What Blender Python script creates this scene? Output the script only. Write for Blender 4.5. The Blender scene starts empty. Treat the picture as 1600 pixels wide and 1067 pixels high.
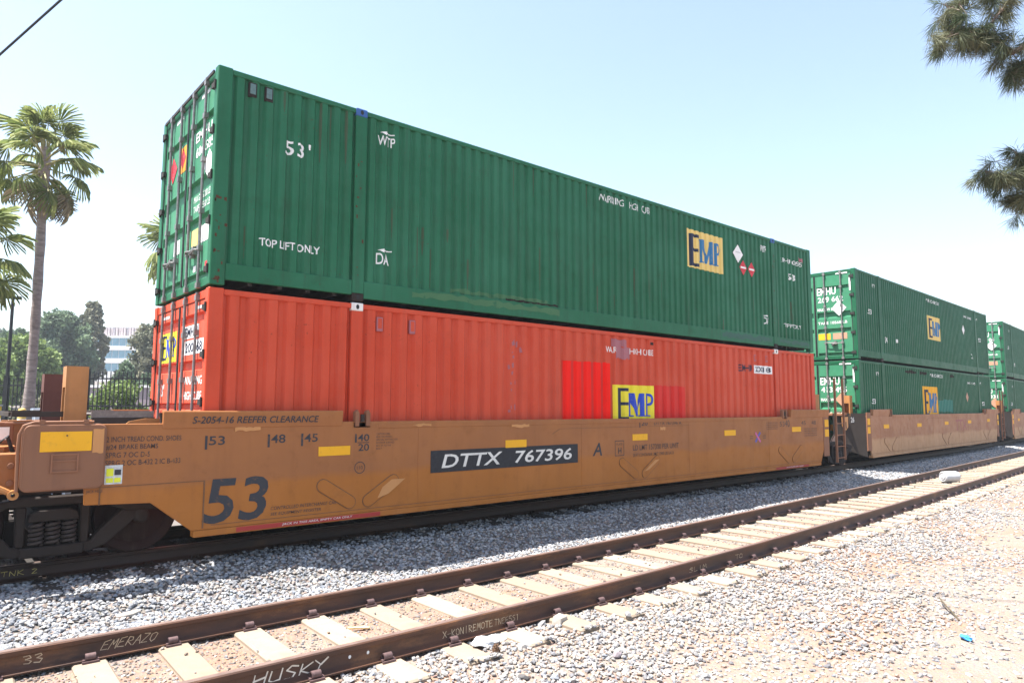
import bpy, bmesh, math, random
import numpy as np
from mathutils import Vector, Matrix

random.seed(7)
rng = np.random.default_rng(7)
scene = bpy.context.scene
C = scene.collection

# ------------------------------------------------------------------ camera
cam_d = bpy.data.cameras.new('camera')
cam_d.sensor_width = 36.0
cam_d.lens = 24.144
cam_d.clip_start = 0.05
cam_d.clip_end = 5000.0
cam = bpy.data.objects.new('camera', cam_d)
C.objects.link(cam)
_f = Vector((0.65066808, 0.75350171, 0.09416062))
_r = Vector((0.75670229, -0.65375453, 0.00258213))
_u = Vector((-0.06350357, -0.06957144, 0.99555367))
cam.matrix_world = Matrix(((_r.x, _u.x, -_f.x, -2.6911), (_r.y, _u.y, -_f.y, -8.9521),
                           (_r.z, _u.z, -_f.z, 2.084), (0, 0, 0, 1)))
scene.camera = cam

# ------------------------------------------------------------------ sky and sun
SUN = Vector((-0.37, 0.178, 1.0)).normalized()
world = bpy.data.worlds.new('World')
scene.world = world
world.use_nodes = True
wn = world.node_tree
wn.nodes.clear()
sky = wn.nodes.new('ShaderNodeTexSky')
sky.sky_type = 'NISHITA'
sky.sun_disc = False
sky.sun_elevation = math.asin(SUN.z)
sky.sun_rotation = math.atan2(SUN.x, SUN.y)
sky.air_density = 1.2
sky.dust_density = 1.5
sky.ozone_density = 1.0
bg = wn.nodes.new('ShaderNodeBackground')
bg.inputs['Strength'].default_value = 0.099
wo = wn.nodes.new('ShaderNodeOutputWorld')
hs = wn.nodes.new('ShaderNodeHueSaturation')          # milky summer sky
hs.inputs['Saturation'].default_value = 0.88
wn.links.new(sky.outputs[0], hs.inputs['Color'])
wn.links.new(hs.outputs[0], bg.inputs[0])
wn.links.new(bg.outputs[0], wo.inputs[0])
sd = bpy.data.lights.new('sun', 'SUN')
sd.energy = 5.0
sd.angle = math.radians(0.53)
sd.color = (1.0, 0.955, 0.89)
so = bpy.data.objects.new('sun', sd)
C.objects.link(so)
so.location = (-10, 7, 40)
so.rotation_euler = (-SUN).to_track_quat('-Z', 'Y').to_euler()

vs = scene.view_settings
vs.view_transform = 'Standard'
vs.look = 'None'
vs.exposure = 1.7
vs.gamma = 1.0
vs.use_curve_mapping = False
scene.render.resolution_x = 1024
scene.render.resolution_y = 682

# ------------------------------------------------------------------ helpers
def link(o, parent=None):
    C.objects.link(o)
    if parent is not None:
        o.parent = parent
    return o

def tag(o, label=None, cat=None, group=None, kind=None):
    if label: o['label'] = label
    if cat: o['category'] = cat
    if group: o['group'] = group
    if kind: o['kind'] = kind
    return o

def empty(name, loc=(0, 0, 0), rz=0.0, parent=None):
    o = bpy.data.objects.new(name, None)
    o.empty_display_size = 0.3
    link(o, parent)
    o.location = loc
    o.rotation_euler = (0, 0, rz)
    return o

class MB:
    def __init__(s):
        s.v = []; s.f = []
    def add(s, vs_, fs):
        b = len(s.v)
        s.v += [tuple(p) for p in vs_]
        s.f += [tuple(i + b for i in q) for q in fs]
        return s
    def box(s, x0, x1, y0, y1, z0, z1):
        return s.add([(x0, y0, z0), (x1, y0, z0), (x1, y1, z0), (x0, y1, z0), (x0, y0, z1), (x1, y0, z1), (x1, y1, z1), (x0, y1, z1)],
                     [(0, 3, 2, 1), (4, 5, 6, 7), (0, 1, 5, 4), (1, 2, 6, 5), (2, 3, 7, 6), (3, 0, 4, 7)])
    def prism_y(s, poly, y0, y1):
        """polygon in (x,z), counter-clockwise seen from -y, extruded along y"""
        n = len(poly)
        vs_ = [(x, y0, z) for x, z in poly] + [(x, y1, z) for x, z in poly]
        fs = [tuple(range(n)), tuple(range(2 * n - 1, n - 1, -1))]
        fs += [(i, i + n, (i + 1) % n + n, (i + 1) % n) for i in range(n)]
        return s.add(vs_, fs)
    def prism_x(s, poly, x0, x1):
        """polygon in (y,z) extruded along x"""
        n = len(poly)
        vs_ = [(x0, y, z) for y, z in poly] + [(x1, y, z) for y, z in poly]
        fs = [tuple(range(n - 1, -1, -1)), tuple(range(n, 2 * n))]
        fs += [(i, (i + 1) % n, (i + 1) % n + n, i + n) for i in range(n)]
        return s.add(vs_, fs)
    def prism_z(s, poly, z0, z1):
        n = len(poly)
        vs_ = [(x, y, z0) for x, y in poly] + [(x, y, z1) for x, y in poly]
        fs = [tuple(range(n - 1, -1, -1)), tuple(range(n, 2 * n))]
        fs += [(i, (i + 1) % n, (i + 1) % n + n, i + n) for i in range(n)]
        return s.add(vs_, fs)
    def tube(s, pts, r, n=8, cap=True):
        pts = [Vector(p) for p in pts]
        rs = r if isinstance(r, (list, tuple)) else [r] * len(pts)
        b = len(s.v)
        ref = None
        for i, p in enumerate(pts):
            t = (pts[min(i + 1, len(pts) - 1)] - pts[max(i - 1, 0)]).normalized()
            if ref is None:
                ref = t.orthogonal().normalized()
            ref = (ref - t * ref.dot(t)).normalized()
            bi = t.cross(ref)
            for k in range(n):
                a = 2 * math.pi * k / n
                q = p + (ref * math.cos(a) + bi * math.sin(a)) * rs[i]
                s.v.append(tuple(q))
        for i in range(len(pts) - 1):
            for k in range(n):
                k2 = (k + 1) % n
                s.f.append((b + i * n + k, b + i * n + k2, b + (i + 1) * n + k2, b + (i + 1) * n + k))
        if cap:
            s.f.append(tuple(b + k for k in range(n - 1, -1, -1)))
            e = b + (len(pts) - 1) * n
            s.f.append(tuple(e + k for k in range(n)))
        return s
    def lathe(s, prof, c, axis='y', n=32):
        """prof list of (r, h); revolve about axis through c"""
        b = len(s.v)
        for r, h in prof:
            for k in range(n):
                a = 2 * math.pi * k / n
                if axis == 'y':
                    s.v.append((c[0] + r * math.cos(a), c[1] + h, c[2] + r * math.sin(a)))
                elif axis == 'z':
                    s.v.append((c[0] + r * math.cos(a), c[1] + r * math.sin(a), c[2] + h))
                else:
                    s.v.append((c[0] + h, c[1] + r * math.cos(a), c[2] + r * math.sin(a)))
        for i in range(len(prof) - 1):
            for k in range(n):
                k2 = (k + 1) % n
                s.f.append((b + i * n + k, b + i * n + k2, b + (i + 1) * n + k2, b + (i + 1) * n + k))
        return s
    def mesh(s, name):
        me = bpy.data.meshes.new(name)
        me.from_pydata(s.v, [], s.f)
        bm = bmesh.new(); bm.from_mesh(me)
        bmesh.ops.recalc_face_normals(bm, faces=bm.faces)
        bm.to_mesh(me); bm.free()
        return me
    def build(s, name, mat, parent=None, smooth=False, bevel=0.0):
        me = s.mesh(name)
        me.materials.append(mat)
        o = bpy.data.objects.new(name, me)
        link(o, parent)
        if smooth:
            me.polygons.foreach_set('use_smooth', [True] * len(me.polygons))
            try:
                me.set_sharp_from_angle(angle=math.radians(40))
            except Exception:
                pass
        if bevel:
            m = o.modifiers.new('bevel', 'BEVEL')
            m.width = bevel; m.segments = 1; m.limit_method = 'ANGLE'; m.angle_limit = math.radians(50)
        return o

def share(name, src, parent, loc=(0, 0, 0), rot=(0, 0, 0), scale=(1, 1, 1)):
    """another object on the same mesh data"""
    o = bpy.data.objects.new(name, src.data)
    link(o, parent)
    o.location = loc; o.rotation_euler = rot; o.scale = scale
    return o

# ------------------------------------------------------------------ materials
def new_mat(name):
    m = bpy.data.materials.new(name)
    m.use_nodes = True
    nt = m.node_tree
    b = nt.nodes['Principled BSDF']
    return m, nt, b

def N(nt, t, **kw):
    n = nt.nodes.new(t)
    for k, v in kw.items():
        setattr(n, k, v)
    return n

def noise(nt, vec, scale, detail=4, rough=0.55, map_scale=None):
    if map_scale:
        mp = N(nt, 'ShaderNodeMapping')
        mp.inputs['Scale'].default_value = map_scale
        nt.links.new(vec, mp.inputs['Vector'])
        vec = mp.outputs[0]
    n = N(nt, 'ShaderNodeTexNoise')
    n.inputs['Scale'].default_value = scale
    n.inputs['Detail'].default_value = detail
    n.inputs['Roughness'].default_value = rough
    nt.links.new(vec, n.inputs['Vector'])
    return n.outputs['Fac']

def ramp(nt, fac, lo, hi, v0=0.0, v1=1.0):
    n = N(nt, 'ShaderNodeMapRange')
    n.inputs['From Min'].default_value = lo
    n.inputs['From Max'].default_value = hi
    n.inputs['To Min'].default_value = v0
    n.inputs['To Max'].default_value = v1
    nt.links.new(fac, n.inputs['Value'])
    return n.outputs[0]

def mixc(nt, fac, a, b, blend='MIX'):
    n = N(nt, 'ShaderNodeMix', data_type='RGBA', blend_type=blend)
    for sock, v in ((n.inputs[0], fac), (n.inputs[6], a), (n.inputs[7], b)):
        if hasattr(v, 'links') or hasattr(v, 'is_linked'):
            nt.links.new(v, sock)
        elif isinstance(v, (int, float)):
            sock.default_value = v
        else:
            sock.default_value = (*v, 1.0) if len(v) == 3 else v
    return n.outputs[2]

def mult(nt, a, b):
    n = N(nt, 'ShaderNodeMath', operation='MULTIPLY')
    for i, v in enumerate((a, b)):
        if isinstance(v, (int, float)): n.inputs[i].default_value = v
        else: nt.links.new(v, n.inputs[i])
    return n.outputs[0]

def bump(nt, bsdf, h, strength=0.2, dist=0.01):
    b = N(nt, 'ShaderNodeBump')
    b.inputs['Strength'].default_value = strength
    b.inputs['Distance'].default_value = dist
    nt.links.new(h, b.inputs['Height'])
    nt.links.new(b.outputs[0], bsdf.inputs['Normal'])

MATS = {}
def paint(name, col, fade=None, dirt=(0.10, 0.075, 0.05), rust=0.5, rough=0.5, dirt_amt=0.45, fade_amt=0.5, streak=True, spec=0.22):
    """weathered sheet-metal paint: faded clouds, vertical streaks, rust chips"""
    if name in MATS: return MATS[name]
    m, nt, b = new_mat(name)
    tc = N(nt, 'ShaderNodeTexCoord').outputs['Object']
    fade = fade or tuple(min(1, c * 1.35 + 0.03) for c in col)
    c = mixc(nt, ramp(nt, noise(nt, tc, 0.7, 5), 0.35, 0.75, 0, fade_amt), col, fade)
    c = mixc(nt, ramp(nt, noise(nt, tc, 7.0, 6, 0.65), 0.45, 0.8, 0, 0.35 * fade_amt), c, fade)
    if streak:
        st = noise(nt, tc, 1.0, 5, 0.6, map_scale=(9, 9, 0.55))
        c = mixc(nt, ramp(nt, st, 0.5, 0.8, 0, dirt_amt), c, dirt)
    gr = noise(nt, tc, 2.2, 7, 0.7)
    c = mixc(nt, ramp(nt, gr, 0.55, 0.85, 0, dirt_amt), c, dirt)
    if rust:
        rs = mult(nt, ramp(nt, noise(nt, tc, 26.0, 4, 0.6), 0.66, 0.70, 0, 1), ramp(nt, noise(nt, tc, 1.1, 3), 0.5, 0.62, 0, rust))
        c = mixc(nt, rs, c, (0.07, 0.022, 0.01))
    nt.links.new(c, b.inputs['Base Color'])
    rr = ramp(nt, gr, 0.3, 0.8, rough - 0.08, min(1, rough + 0.22))
    nt.links.new(rr, b.inputs['Roughness'])
    b.inputs['Specular IOR Level'].default_value = spec
    bump(nt, b, noise(nt, tc, 3.0, 3), 0.25, 0.006)
    MATS[name] = m
    return m

def plain(name, col, rough=0.7, metal=0.0, var=0.25, scale=20.0, spec=0.3):
    if name in MATS: return MATS[name]
    m, nt, b = new_mat(name)
    tc = N(nt, 'ShaderNodeTexCoord').outputs['Object']
    nz = noise(nt, tc, scale, 5, 0.6)
    c = mixc(nt, ramp(nt, nz, 0.3, 0.7), tuple(x * (1 - var) for x in col), tuple(min(1, x * (1 + var)) for x in col))
    nt.links.new(c, b.inputs['Base Color'])
    b.inputs['Roughness'].default_value = rough
    b.inputs['Metallic'].default_value = metal
    b.inputs['Specular IOR Level'].default_value = spec
    MATS[name] = m
    return m

def worn(name, col, under, amt=0.5, scale=14.0, rough=0.6):
    """lettering or sticker colour that has flaked to the paint beneath it"""
    if name in MATS: return MATS[name]
    m, nt, b = new_mat(name)
    tc = N(nt, 'ShaderNodeTexCoord').outputs['Object']
    f = ramp(nt, noise(nt, tc, scale, 6, 0.7), 0.56, 0.66, 0, amt)
    c = mixc(nt, f, col, under)
    c = mixc(nt, ramp(nt, noise(nt, tc, 3, 4), 0.4, 0.7, 0, 0.3), c, tuple(x * 0.75 for x in col))
    nt.links.new(c, b.inputs['Base Color'])
    b.inputs['Roughness'].default_value = rough
    b.inputs['Specular IOR Level'].default_value = 0.3
    MATS[name] = m
    return m

GREEN = (0.009, 0.106, 0.046)
ORANGE = (0.52, 0.054, 0.018)
TAN = (0.42, 0.200, 0.062)
M_green = paint('green_paint', GREEN, fade=(0.032, 0.165, 0.090), dirt=(0.026, 0.056, 0.030), rust=0.9, dirt_amt=0.55, fade_amt=0.65)
M_green2 = paint('green_paint_second', (0.007, 0.088, 0.038), fade=(0.012, 0.11, 0.055), dirt=(0.03, 0.055, 0.033), rust=0.5, dirt_amt=0.4)
M_orange = paint('orange_paint', ORANGE, fade=(0.60, 0.100, 0.052), dirt=(0.30, 0.050, 0.028), rust=0.8, dirt_amt=0.5, fade_amt=0.65)
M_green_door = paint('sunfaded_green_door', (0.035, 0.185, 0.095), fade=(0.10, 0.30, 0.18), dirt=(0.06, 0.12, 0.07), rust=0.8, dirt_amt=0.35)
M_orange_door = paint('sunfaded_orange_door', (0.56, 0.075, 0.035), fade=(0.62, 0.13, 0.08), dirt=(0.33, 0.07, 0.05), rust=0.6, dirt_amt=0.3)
M_under = plain('underside_dark', (0.03, 0.028, 0.026), 0.85)
M_steel = plain('galvanised_bar', (0.20, 0.195, 0.19), 0.5, 0.4)
M_black = plain('black_rubber', (0.015, 0.015, 0.016), 0.6)
M_white_g = worn('white_letter_on_green', (0.78, 0.79, 0.77), GREEN, 0.7)
M_white_o = worn('white_letter_on_orange', (0.80, 0.78, 0.75), ORANGE, 0.7)
M_white = worn('white_sticker', (0.80, 0.80, 0.78), (0.55, 0.53, 0.5), 0.5)
M_red = worn('red_sticker', (0.55, 0.03, 0.045), (0.6, 0.3, 0.3), 0.5)
M_bright_red = paint('fresh_red_paint', (0.86, 0.012, 0.006), fade=(0.82, 0.03, 0.02), dirt=(0.45, 0.02, 0.012), rust=0.15, dirt_amt=0.4, spec=0.06)
M_orange_red = paint('fold_shade_red', (0.52, 0.022, 0.018), fade=(0.56, 0.04, 0.03), dirt=(0.34, 0.03, 0.02), rust=0.2, spec=0.08)
M_yellow_pale = worn('pale_yellow_panel', (0.74, 0.54, 0.17), (0.5, 0.42, 0.2), 0.4)
M_yellow = worn('yellow_panel', (0.78, 0.66, 0.03), (0.5, 0.42, 0.1), 0.25)
M_navy = worn('navy_letter', (0.015, 0.02, 0.05), (0.05, 0.08, 0.1), 0.5)
M_blue_old = worn('blue_letter_faded', (0.03, 0.17, 0.36), (0.3, 0.3, 0.2), 0.6)
M_blue = worn('blue_letter', (0.02, 0.06, 0.48), (0.3, 0.3, 0.2), 0.3)
M_blue_cast = paint('blue_casting', (0.03, 0.10, 0.30), rust=0.8)
M_white_cast = paint('white_casting', (0.7, 0.68, 0.64), rust=0.9, dirt=(0.2, 0.12, 0.08))
M_amber = worn('amber_reflector', (0.80, 0.40, 0.012), (0.5, 0.25, 0.03), 0.3)
M_orange_stick = worn('orange_sticker', (0.75, 0.30, 0.03), (0.5, 0.25, 0.1), 0.4)
M_brown_stick = worn('faded_sticker', (0.45, 0.25, 0.16), (0.5, 0.45, 0.4), 0.5)
M_purple = worn('dull_purple_patch', (0.36, 0.13, 0.15), ORANGE, 0.3)
M_rust = plain('bare_rust', (0.085, 0.035, 0.018), 0.9, 0, 0.4, 60)
M_lglass = plain('vent_cover', (0.10, 0.17, 0.17), 0.4)

def car_paint(name, lo, hi, zsplit):
    """ochre rolling-stock paint, browner grime film above a wavering line, rust along it"""
    m, nt, b = new_mat(name)
    tc = N(nt, 'ShaderNodeTexCoord').outputs['Object']
    sep = N(nt, 'ShaderNodeSeparateXYZ'); nt.links.new(tc, sep.inputs[0])
    wob = noise(nt, tc, 0.8, 5)
    ad = N(nt, 'ShaderNodeMath', operation='MULTIPLY_ADD')
    nt.links.new(wob, ad.inputs[0]); ad.inputs[1].default_value = 0.25; nt.links.new(sep.outputs['Z'], ad.inputs[2])
    band = ramp(nt, ad.outputs[0], zsplit + 0.08, zsplit + 0.17)
    c = mixc(nt, band, lo, hi)
    c = mixc(nt, ramp(nt, noise(nt, tc, 1.2, 5), 0.4, 0.75, 0, 0.35), c, tuple(min(1, x * 1.25 + 0.02) for x in lo))
    st = noise(nt, tc, 1.0, 5, 0.6, map_scale=(6, 6, 0.5))
    c = mixc(nt, ramp(nt, st, 0.52, 0.8, 0, 0.3), c, tuple(x * 0.6 for x in hi))
    gr = noise(nt, tc, 5.0, 7, 0.7)
    c = mixc(nt, ramp(nt, gr, 0.55, 0.85, 0, 0.4), c, (0.12, 0.055, 0.022))
    rs = ramp(nt, noise(nt, tc, 40.0, 4, 0.6), 0.68, 0.72, 0, 0.7)
    c = mixc(nt, mult(nt, rs, ramp(nt, noise(nt, tc, 1.6, 3), 0.48, 0.6)), c, (0.09, 0.03, 0.015))
    nt.links.new(c, b.inputs['Base Color'])
    nt.links.new(ramp(nt, gr, 0.3, 0.8, 0.42, 0.75), b.inputs['Roughness'])
    b.inputs['Specular IOR Level'].default_value = 0.2
    bump(nt, b, noise(nt, tc, 2.0, 3), 0.3, 0.008)
    return m
M_car = car_paint('ochre_car_paint', (0.36, 0.128, 0.024), (0.30, 0.118, 0.042), 1.15)
M_car2 = car_paint('faded_car_paint', (0.42, 0.235, 0.12), (0.31, 0.135, 0.066), 1.10)
M_cardark = paint('dark_car_steel', (0.036, 0.027, 0.022), dirt=(0.04, 0.03, 0.025), rust=0.4, rough=0.75)
M_carend = paint('brown_car_steel', (0.23, 0.10, 0.052), dirt=(0.14, 0.075, 0.05), rust=0.6, rough=0.65)
M_brownpost = paint('dark_brown_steel', (0.10, 0.035, 0.025), dirt=(0.05, 0.02, 0.015), rust=0.2, rough=0.6)
M_tanpatch = paint('fresh_tan_patch', (0.46, 0.215, 0.075), rust=0.05, dirt_amt=0.2)
M_seam = plain('dark_seam', (0.16, 0.08, 0.04), 0.8)
M_slate = worn('slate_letter', (0.036, 0.038, 0.046), (0.28, 0.12, 0.035), 0.35)
M_panelblack = plain('panel_black', (0.022, 0.023, 0.028), 0.6)
M_slate2 = worn('faded_slate_letter', (0.075, 0.048, 0.042), TAN, 0.5)
M_letterwhite = worn('cream_letter', (0.70, 0.68, 0.63), (0.06, 0.07, 0.09), 0.35)
M_redstrip = worn('red_jack_strip', (0.36, 0.035, 0.03), TAN, 0.3)
M_pinkmark = worn('pink_mark', (0.55, 0.12, 0.30), TAN, 0.5)
M_bluemark = worn('blue_mark', (0.08, 0.10, 0.40), TAN, 0.5)
M_stickyel = worn('bright_yellow_sticker', (0.72, 0.74, 0.04), (0.6, 0.6, 0.5), 0.3)
M_stickgrey = plain('grey_sticker', (0.55, 0.56, 0.55), 0.5)
M_truck = paint('truck_iron', (0.020, 0.015, 0.013), fade=(0.042, 0.030, 0.025), dirt=(0.011, 0.009, 0.008), rust=0.3, rough=0.8)
M_wheel = paint('wheel_iron', (0.022, 0.011, 0.010), fade=(0.035, 0.018, 0.016), rust=0.1, rough=0.7)
M_spring = plain('spring_iron', (0.045, 0.035, 0.032), 0.6, 0.2)

def rail_mat(name='rail_rust', k=1.0):
    m, nt, b = new_mat(name)
    tc = N(nt, 'ShaderNodeTexCoord').outputs['Object']
    geo = N(nt, 'ShaderNodeNewGeometry')
    c = mixc(nt, ramp(nt, noise(nt, tc, 1.0, 5, 0.6, map_scale=(1.5, 1.5, 6)), 0.35, 0.7), tuple(k * q for q in (0.055, 0.026, 0.017)), tuple(k * q for q in (0.12, 0.048, 0.024)))
    c = mixc(nt, ramp(nt, noise(nt, tc, 1.0, 5, 0.65, map_scale=(0.9, 0.9, 3.0)), 0.58, 0.72, 0, 0.8), c, tuple(k * q for q in (0.27, 0.12, 0.045)))
    c = mixc(nt, ramp(nt, noise(nt, tc, 60, 3), 0.5, 0.8, 0, 0.5), c, (0.035, 0.02, 0.016))
    nt.links.new(c, b.inputs['Base Color'])
    b.inputs['Roughness'].default_value = 0.62
    b.inputs['Specular IOR Level'].default_value = 0.4
    bump(nt, b, noise(nt, tc, 40, 4), 0.25, 0.003)
    return m
M_rail = rail_mat(k=0.85)
M_rail_shade = rail_mat('shade_dark_rail', 0.3)  # darker copy of the rail rust, shade painted in for the rear track
M_railtop = plain('rail_running_surface', (0.30, 0.22, 0.19), 0.42, 0.6, 0.2, 6)
M_clip = plain('clip_iron', (0.115, 0.072, 0.070), 0.6, 0.2, 0.3, 30)
M_chalk = worn('chalk_writing', (0.52, 0.40, 0.27), (0.09, 0.04, 0.02), 0.75, 60)
M_chalkw = worn('white_chalk_writing', (0.66, 0.60, 0.52), (0.09, 0.04, 0.02), 0.5, 60)
M_chalky = worn('yellow_chalk_writing', (0.42, 0.34, 0.10), (0.05, 0.03, 0.02), 0.6, 60)

def concrete(name, a, b_, rough=0.85):
    m, nt, b = new_mat(name)
    tc = N(nt, 'ShaderNodeTexCoord').outputs['Object']
    inf = N(nt, 'ShaderNodeObjectInfo')
    c = mixc(nt, ramp(nt, noise(nt, tc, 5, 6, 0.65), 0.3, 0.7), a, b_)
    c = mixc(nt, ramp(nt, noise(nt, tc, 45, 4, 0.6), 0.55, 0.75, 0, 0.45), c, tuple(x * 0.6 for x in a))
    c = mixc(nt, ramp(nt, noise(nt, tc, 2.4, 4), 0.56, 0.7, 0, 0.6), c, tuple(x * y_ for x, y_ in zip(a, (0.85, 0.6, 0.5))))
    c = mixc(nt, mult(nt, inf.outputs['Random'], 0.6), c, tuple(x * y_ for x, y_ in zip(a, (0.72, 0.66, 0.62))))
    c = mixc(nt, ramp(nt, noise(nt, tc, 9.0, 6, 0.75, map_scale=(1.0, 0.25, 1.0)), 0.6, 0.66, 0, 0.5), c, tuple(x * 0.5 for x in a))
    nt.links.new(c, b.inputs['Base Color'])
    b.inputs['Roughness'].default_value = rough
    bump(nt, b, noise(nt, tc, 30, 5), 0.4, 0.006)
    return m
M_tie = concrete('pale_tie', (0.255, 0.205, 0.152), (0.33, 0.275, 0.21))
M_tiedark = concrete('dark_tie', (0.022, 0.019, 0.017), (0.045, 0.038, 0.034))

# ------------------------------------------------------------------ where the tracks run
def yF(x):
    return -3.10 + 0.0065 * (x - 3) + 0.0565 * (math.sqrt((x - 3) ** 2 + 16) - 4)
def yT(x):
    return 1.295 + 0.0011 * max(0.0, x - 7) ** 2
ZF, ZT = 0.20, 0.33          # railhead heights
TF, TT = 0.02, 0.15          # tie tops

def sstep(a, b, t):
    t = np.clip((t - a) / (b - a), 0, 1)
    return t * t * (3 - 2 * t)
def hash_noise(x, y):
    return (np.sin(x * 1.7 + 0.6 * np.sin(y * 2.3)) + np.sin(y * 2.9 + 1.3 * np.sin(x * 0.9)) + 0.6 * np.sin(x * 5.1 + y * 4.3)) / 2.6
vyF = np.vectorize(yF); vyT = np.vectorize(yT)
def ground_h(x, y):
    x = np.asarray(x, float); y = np.asarray(y, float)
    xc = np.clip(x, -60, 70)
    d1 = y - vyF(xc); d2 = y - vyT(xc)
    h = np.full(np.broadcast(x, y).shape, -0.075)
    h = h + 0.055 * (1 - sstep(1.1, 2.2, np.abs(d1)))
    up = sstep(1.35, 2.5, np.abs(d2))
    h = h * up + 0.115 * (1 - up)
    back = np.maximum(0, d2 - 2.6)
    h = h + 0.5 * sstep(3.0, 10.0, back) + 0.045 * np.maximum(0, back - 12) * (back < 400) + 0.045 * 388 * (back >= 400)
    h = h + 0.018 * hash_noise(x, y) * sstep(0.9, 2.0, np.abs(d1))
    return h
def gh(x, y):
    return float(ground_h(np.array([x]), np.array([y]))[0])

# ------------------------------------------------------------------ ground
def axis(parts):
    out = []
    for a, b, n in parts:
        out += list(np.linspace(a, b, n, endpoint=False))
    return np.array(out + [parts[-1][1]])
gx = axis([(-1500, -200, 6), (-200, -20, 10), (-20, -4, 12), (-4, 24, 150), (24, 60, 60), (60, 300, 12), (300, 1500, 6)])
gy = axis([(-1500, -100, 6), (-100, -14, 8), (-14, -9, 8), (-9, 6, 100), (6, 30, 16), (30, 260, 20), (260, 1500, 6)])
GX, GY = np.meshgrid(gx, gy)
GZ = ground_h(GX, GY)
nv = np.stack([GX.ravel(), GY.ravel(), GZ.ravel()], 1)
nx_, ny_ = len(gx), len(gy)
fi = [(j * nx_ + i, j * nx_ + i + 1, (j + 1) * nx_ + i + 1, (j + 1) * nx_ + i) for j in range(ny_ - 1) for i in range(nx_ - 1)]
gme = bpy.data.meshes.new('ground')
gme.from_pydata([tuple(p) for p in nv], [], fi)
gme.polygons.foreach_set('use_smooth', [True] * len(gme.polygons))

def ground_mat():
    m, nt, b = new_mat('dirt_and_fines')
    tc = N(nt, 'ShaderNodeTexCoord').outputs['Object']
    big = noise(nt, tc, 0.55, 6, 0.6)
    mid = noise(nt, tc, 4.0, 6, 0.65)
    fine = noise(nt, tc, 45, 5, 0.7)
    soil = mixc(nt, ramp(nt, mid, 0.3, 0.7), (0.27, 0.128, 0.072), (0.29, 0.185, 0.128))
    pale = mixc(nt, ramp(nt, fine, 0.3, 0.7), (0.20, 0.162, 0.134), (0.29, 0.24, 0.20))
    c = mixc(nt, ramp(nt, big, 0.42, 0.58), soil, pale)
    sp = N(nt, 'ShaderNodeSeparateXYZ'); nt.links.new(tc, sp.inputs[0])
    c = mixc(nt, ramp(nt, sp.outputs['Y'], -2.5, -2.0, 0, 0.9), c, (0.105, 0.10, 0.098))
    c = mixc(nt, ramp(nt, fine, 0.58, 0.75, 0, 0.5), c, (0.11, 0.08, 0.06))
    vo = N(nt, 'ShaderNodeTexVoronoi'); vo.inputs['Scale'].default_value = 38
    nt.links.new(tc, vo.inputs['Vector'])
    c = mixc(nt, 0.35, c, mixc(nt, 0.93, vo.outputs['Color'], (0.20, 0.175, 0.155)))
    nt.links.new(c, b.inputs['Base Color'])
    b.inputs['Roughness'].default_value = 0.95
    b.inputs['Specular IOR Level'].default_value = 0.1
    hh = N(nt, 'ShaderNodeMath', operation='ADD')
    nt.links.new(fine, hh.inputs[0]); nt.links.new(vo.outputs['Distance'], hh.inputs[1])
    bump(nt, b, hh.outputs[0], 0.7, 0.02)
    return m
gme.materials.append(ground_mat())
ground = link(bpy.data.objects.new('ground', gme))
tag(ground, 'dusty tan and reddish soil under the gravel and tracks', 'ground', kind='structure')

# ------------------------------------------------------------------ ballast stones (uncountable)
def stone_mat():
    m, nt, b = new_mat('crushed_stone')
    at = N(nt, 'ShaderNodeAttribute', attribute_name='stone')
    tc = N(nt, 'ShaderNodeTexCoord').outputs['Object']
    c = mixc(nt, ramp(nt, noise(nt, tc, 70, 3), 0.35, 0.7, 0, 0.3), at.outputs['Color'], (0.16, 0.14, 0.125))
    nt.links.new(c, b.inputs['Base Color'])
    b.inputs['Roughness'].default_value = 0.85
    b.inputs['Specular IOR Level'].default_value = 0.25
    return m
M_stone = stone_mat()
phi = (1 + 5 ** 0.5) / 2
ICO_V = np.array([(-1, phi, 0), (1, phi, 0), (-1, -phi, 0), (1, -phi, 0), (0, -1, phi), (0, 1, phi), (0, -1, -phi), (0, 1, -phi),
                  (phi, 0, -1), (phi, 0, 1), (-phi, 0, -1), (-phi, 0, 1)]) / math.sqrt(1 + phi * phi)
ICO_F = np.array([(0, 11, 5), (0, 5, 1), (0, 1, 7), (0, 7, 10), (0, 10, 11), (1, 5, 9), (5, 11, 4), (11, 10, 2), (10, 7, 6), (7, 1, 8),
                  (3, 9, 4), (3, 4, 2), (3, 2, 6), (3, 6, 8), (3, 8, 9), (4, 9, 5), (2, 4, 11), (6, 2, 10), (8, 6, 7), (9, 8, 1)])
PAL = 0.62 * np.array((0.965, 1.0, 1.05)) * np.array([(0.46, 0.45, 0.44), (0.36, 0.36, 0.37), (0.55, 0.53, 0.50), (0.24, 0.25, 0.27), (0.50, 0.42, 0.35), (0.62, 0.60, 0.57),
                (0.30, 0.33, 0.37), (0.44, 0.33, 0.27), (0.16, 0.16, 0.17)])
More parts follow.
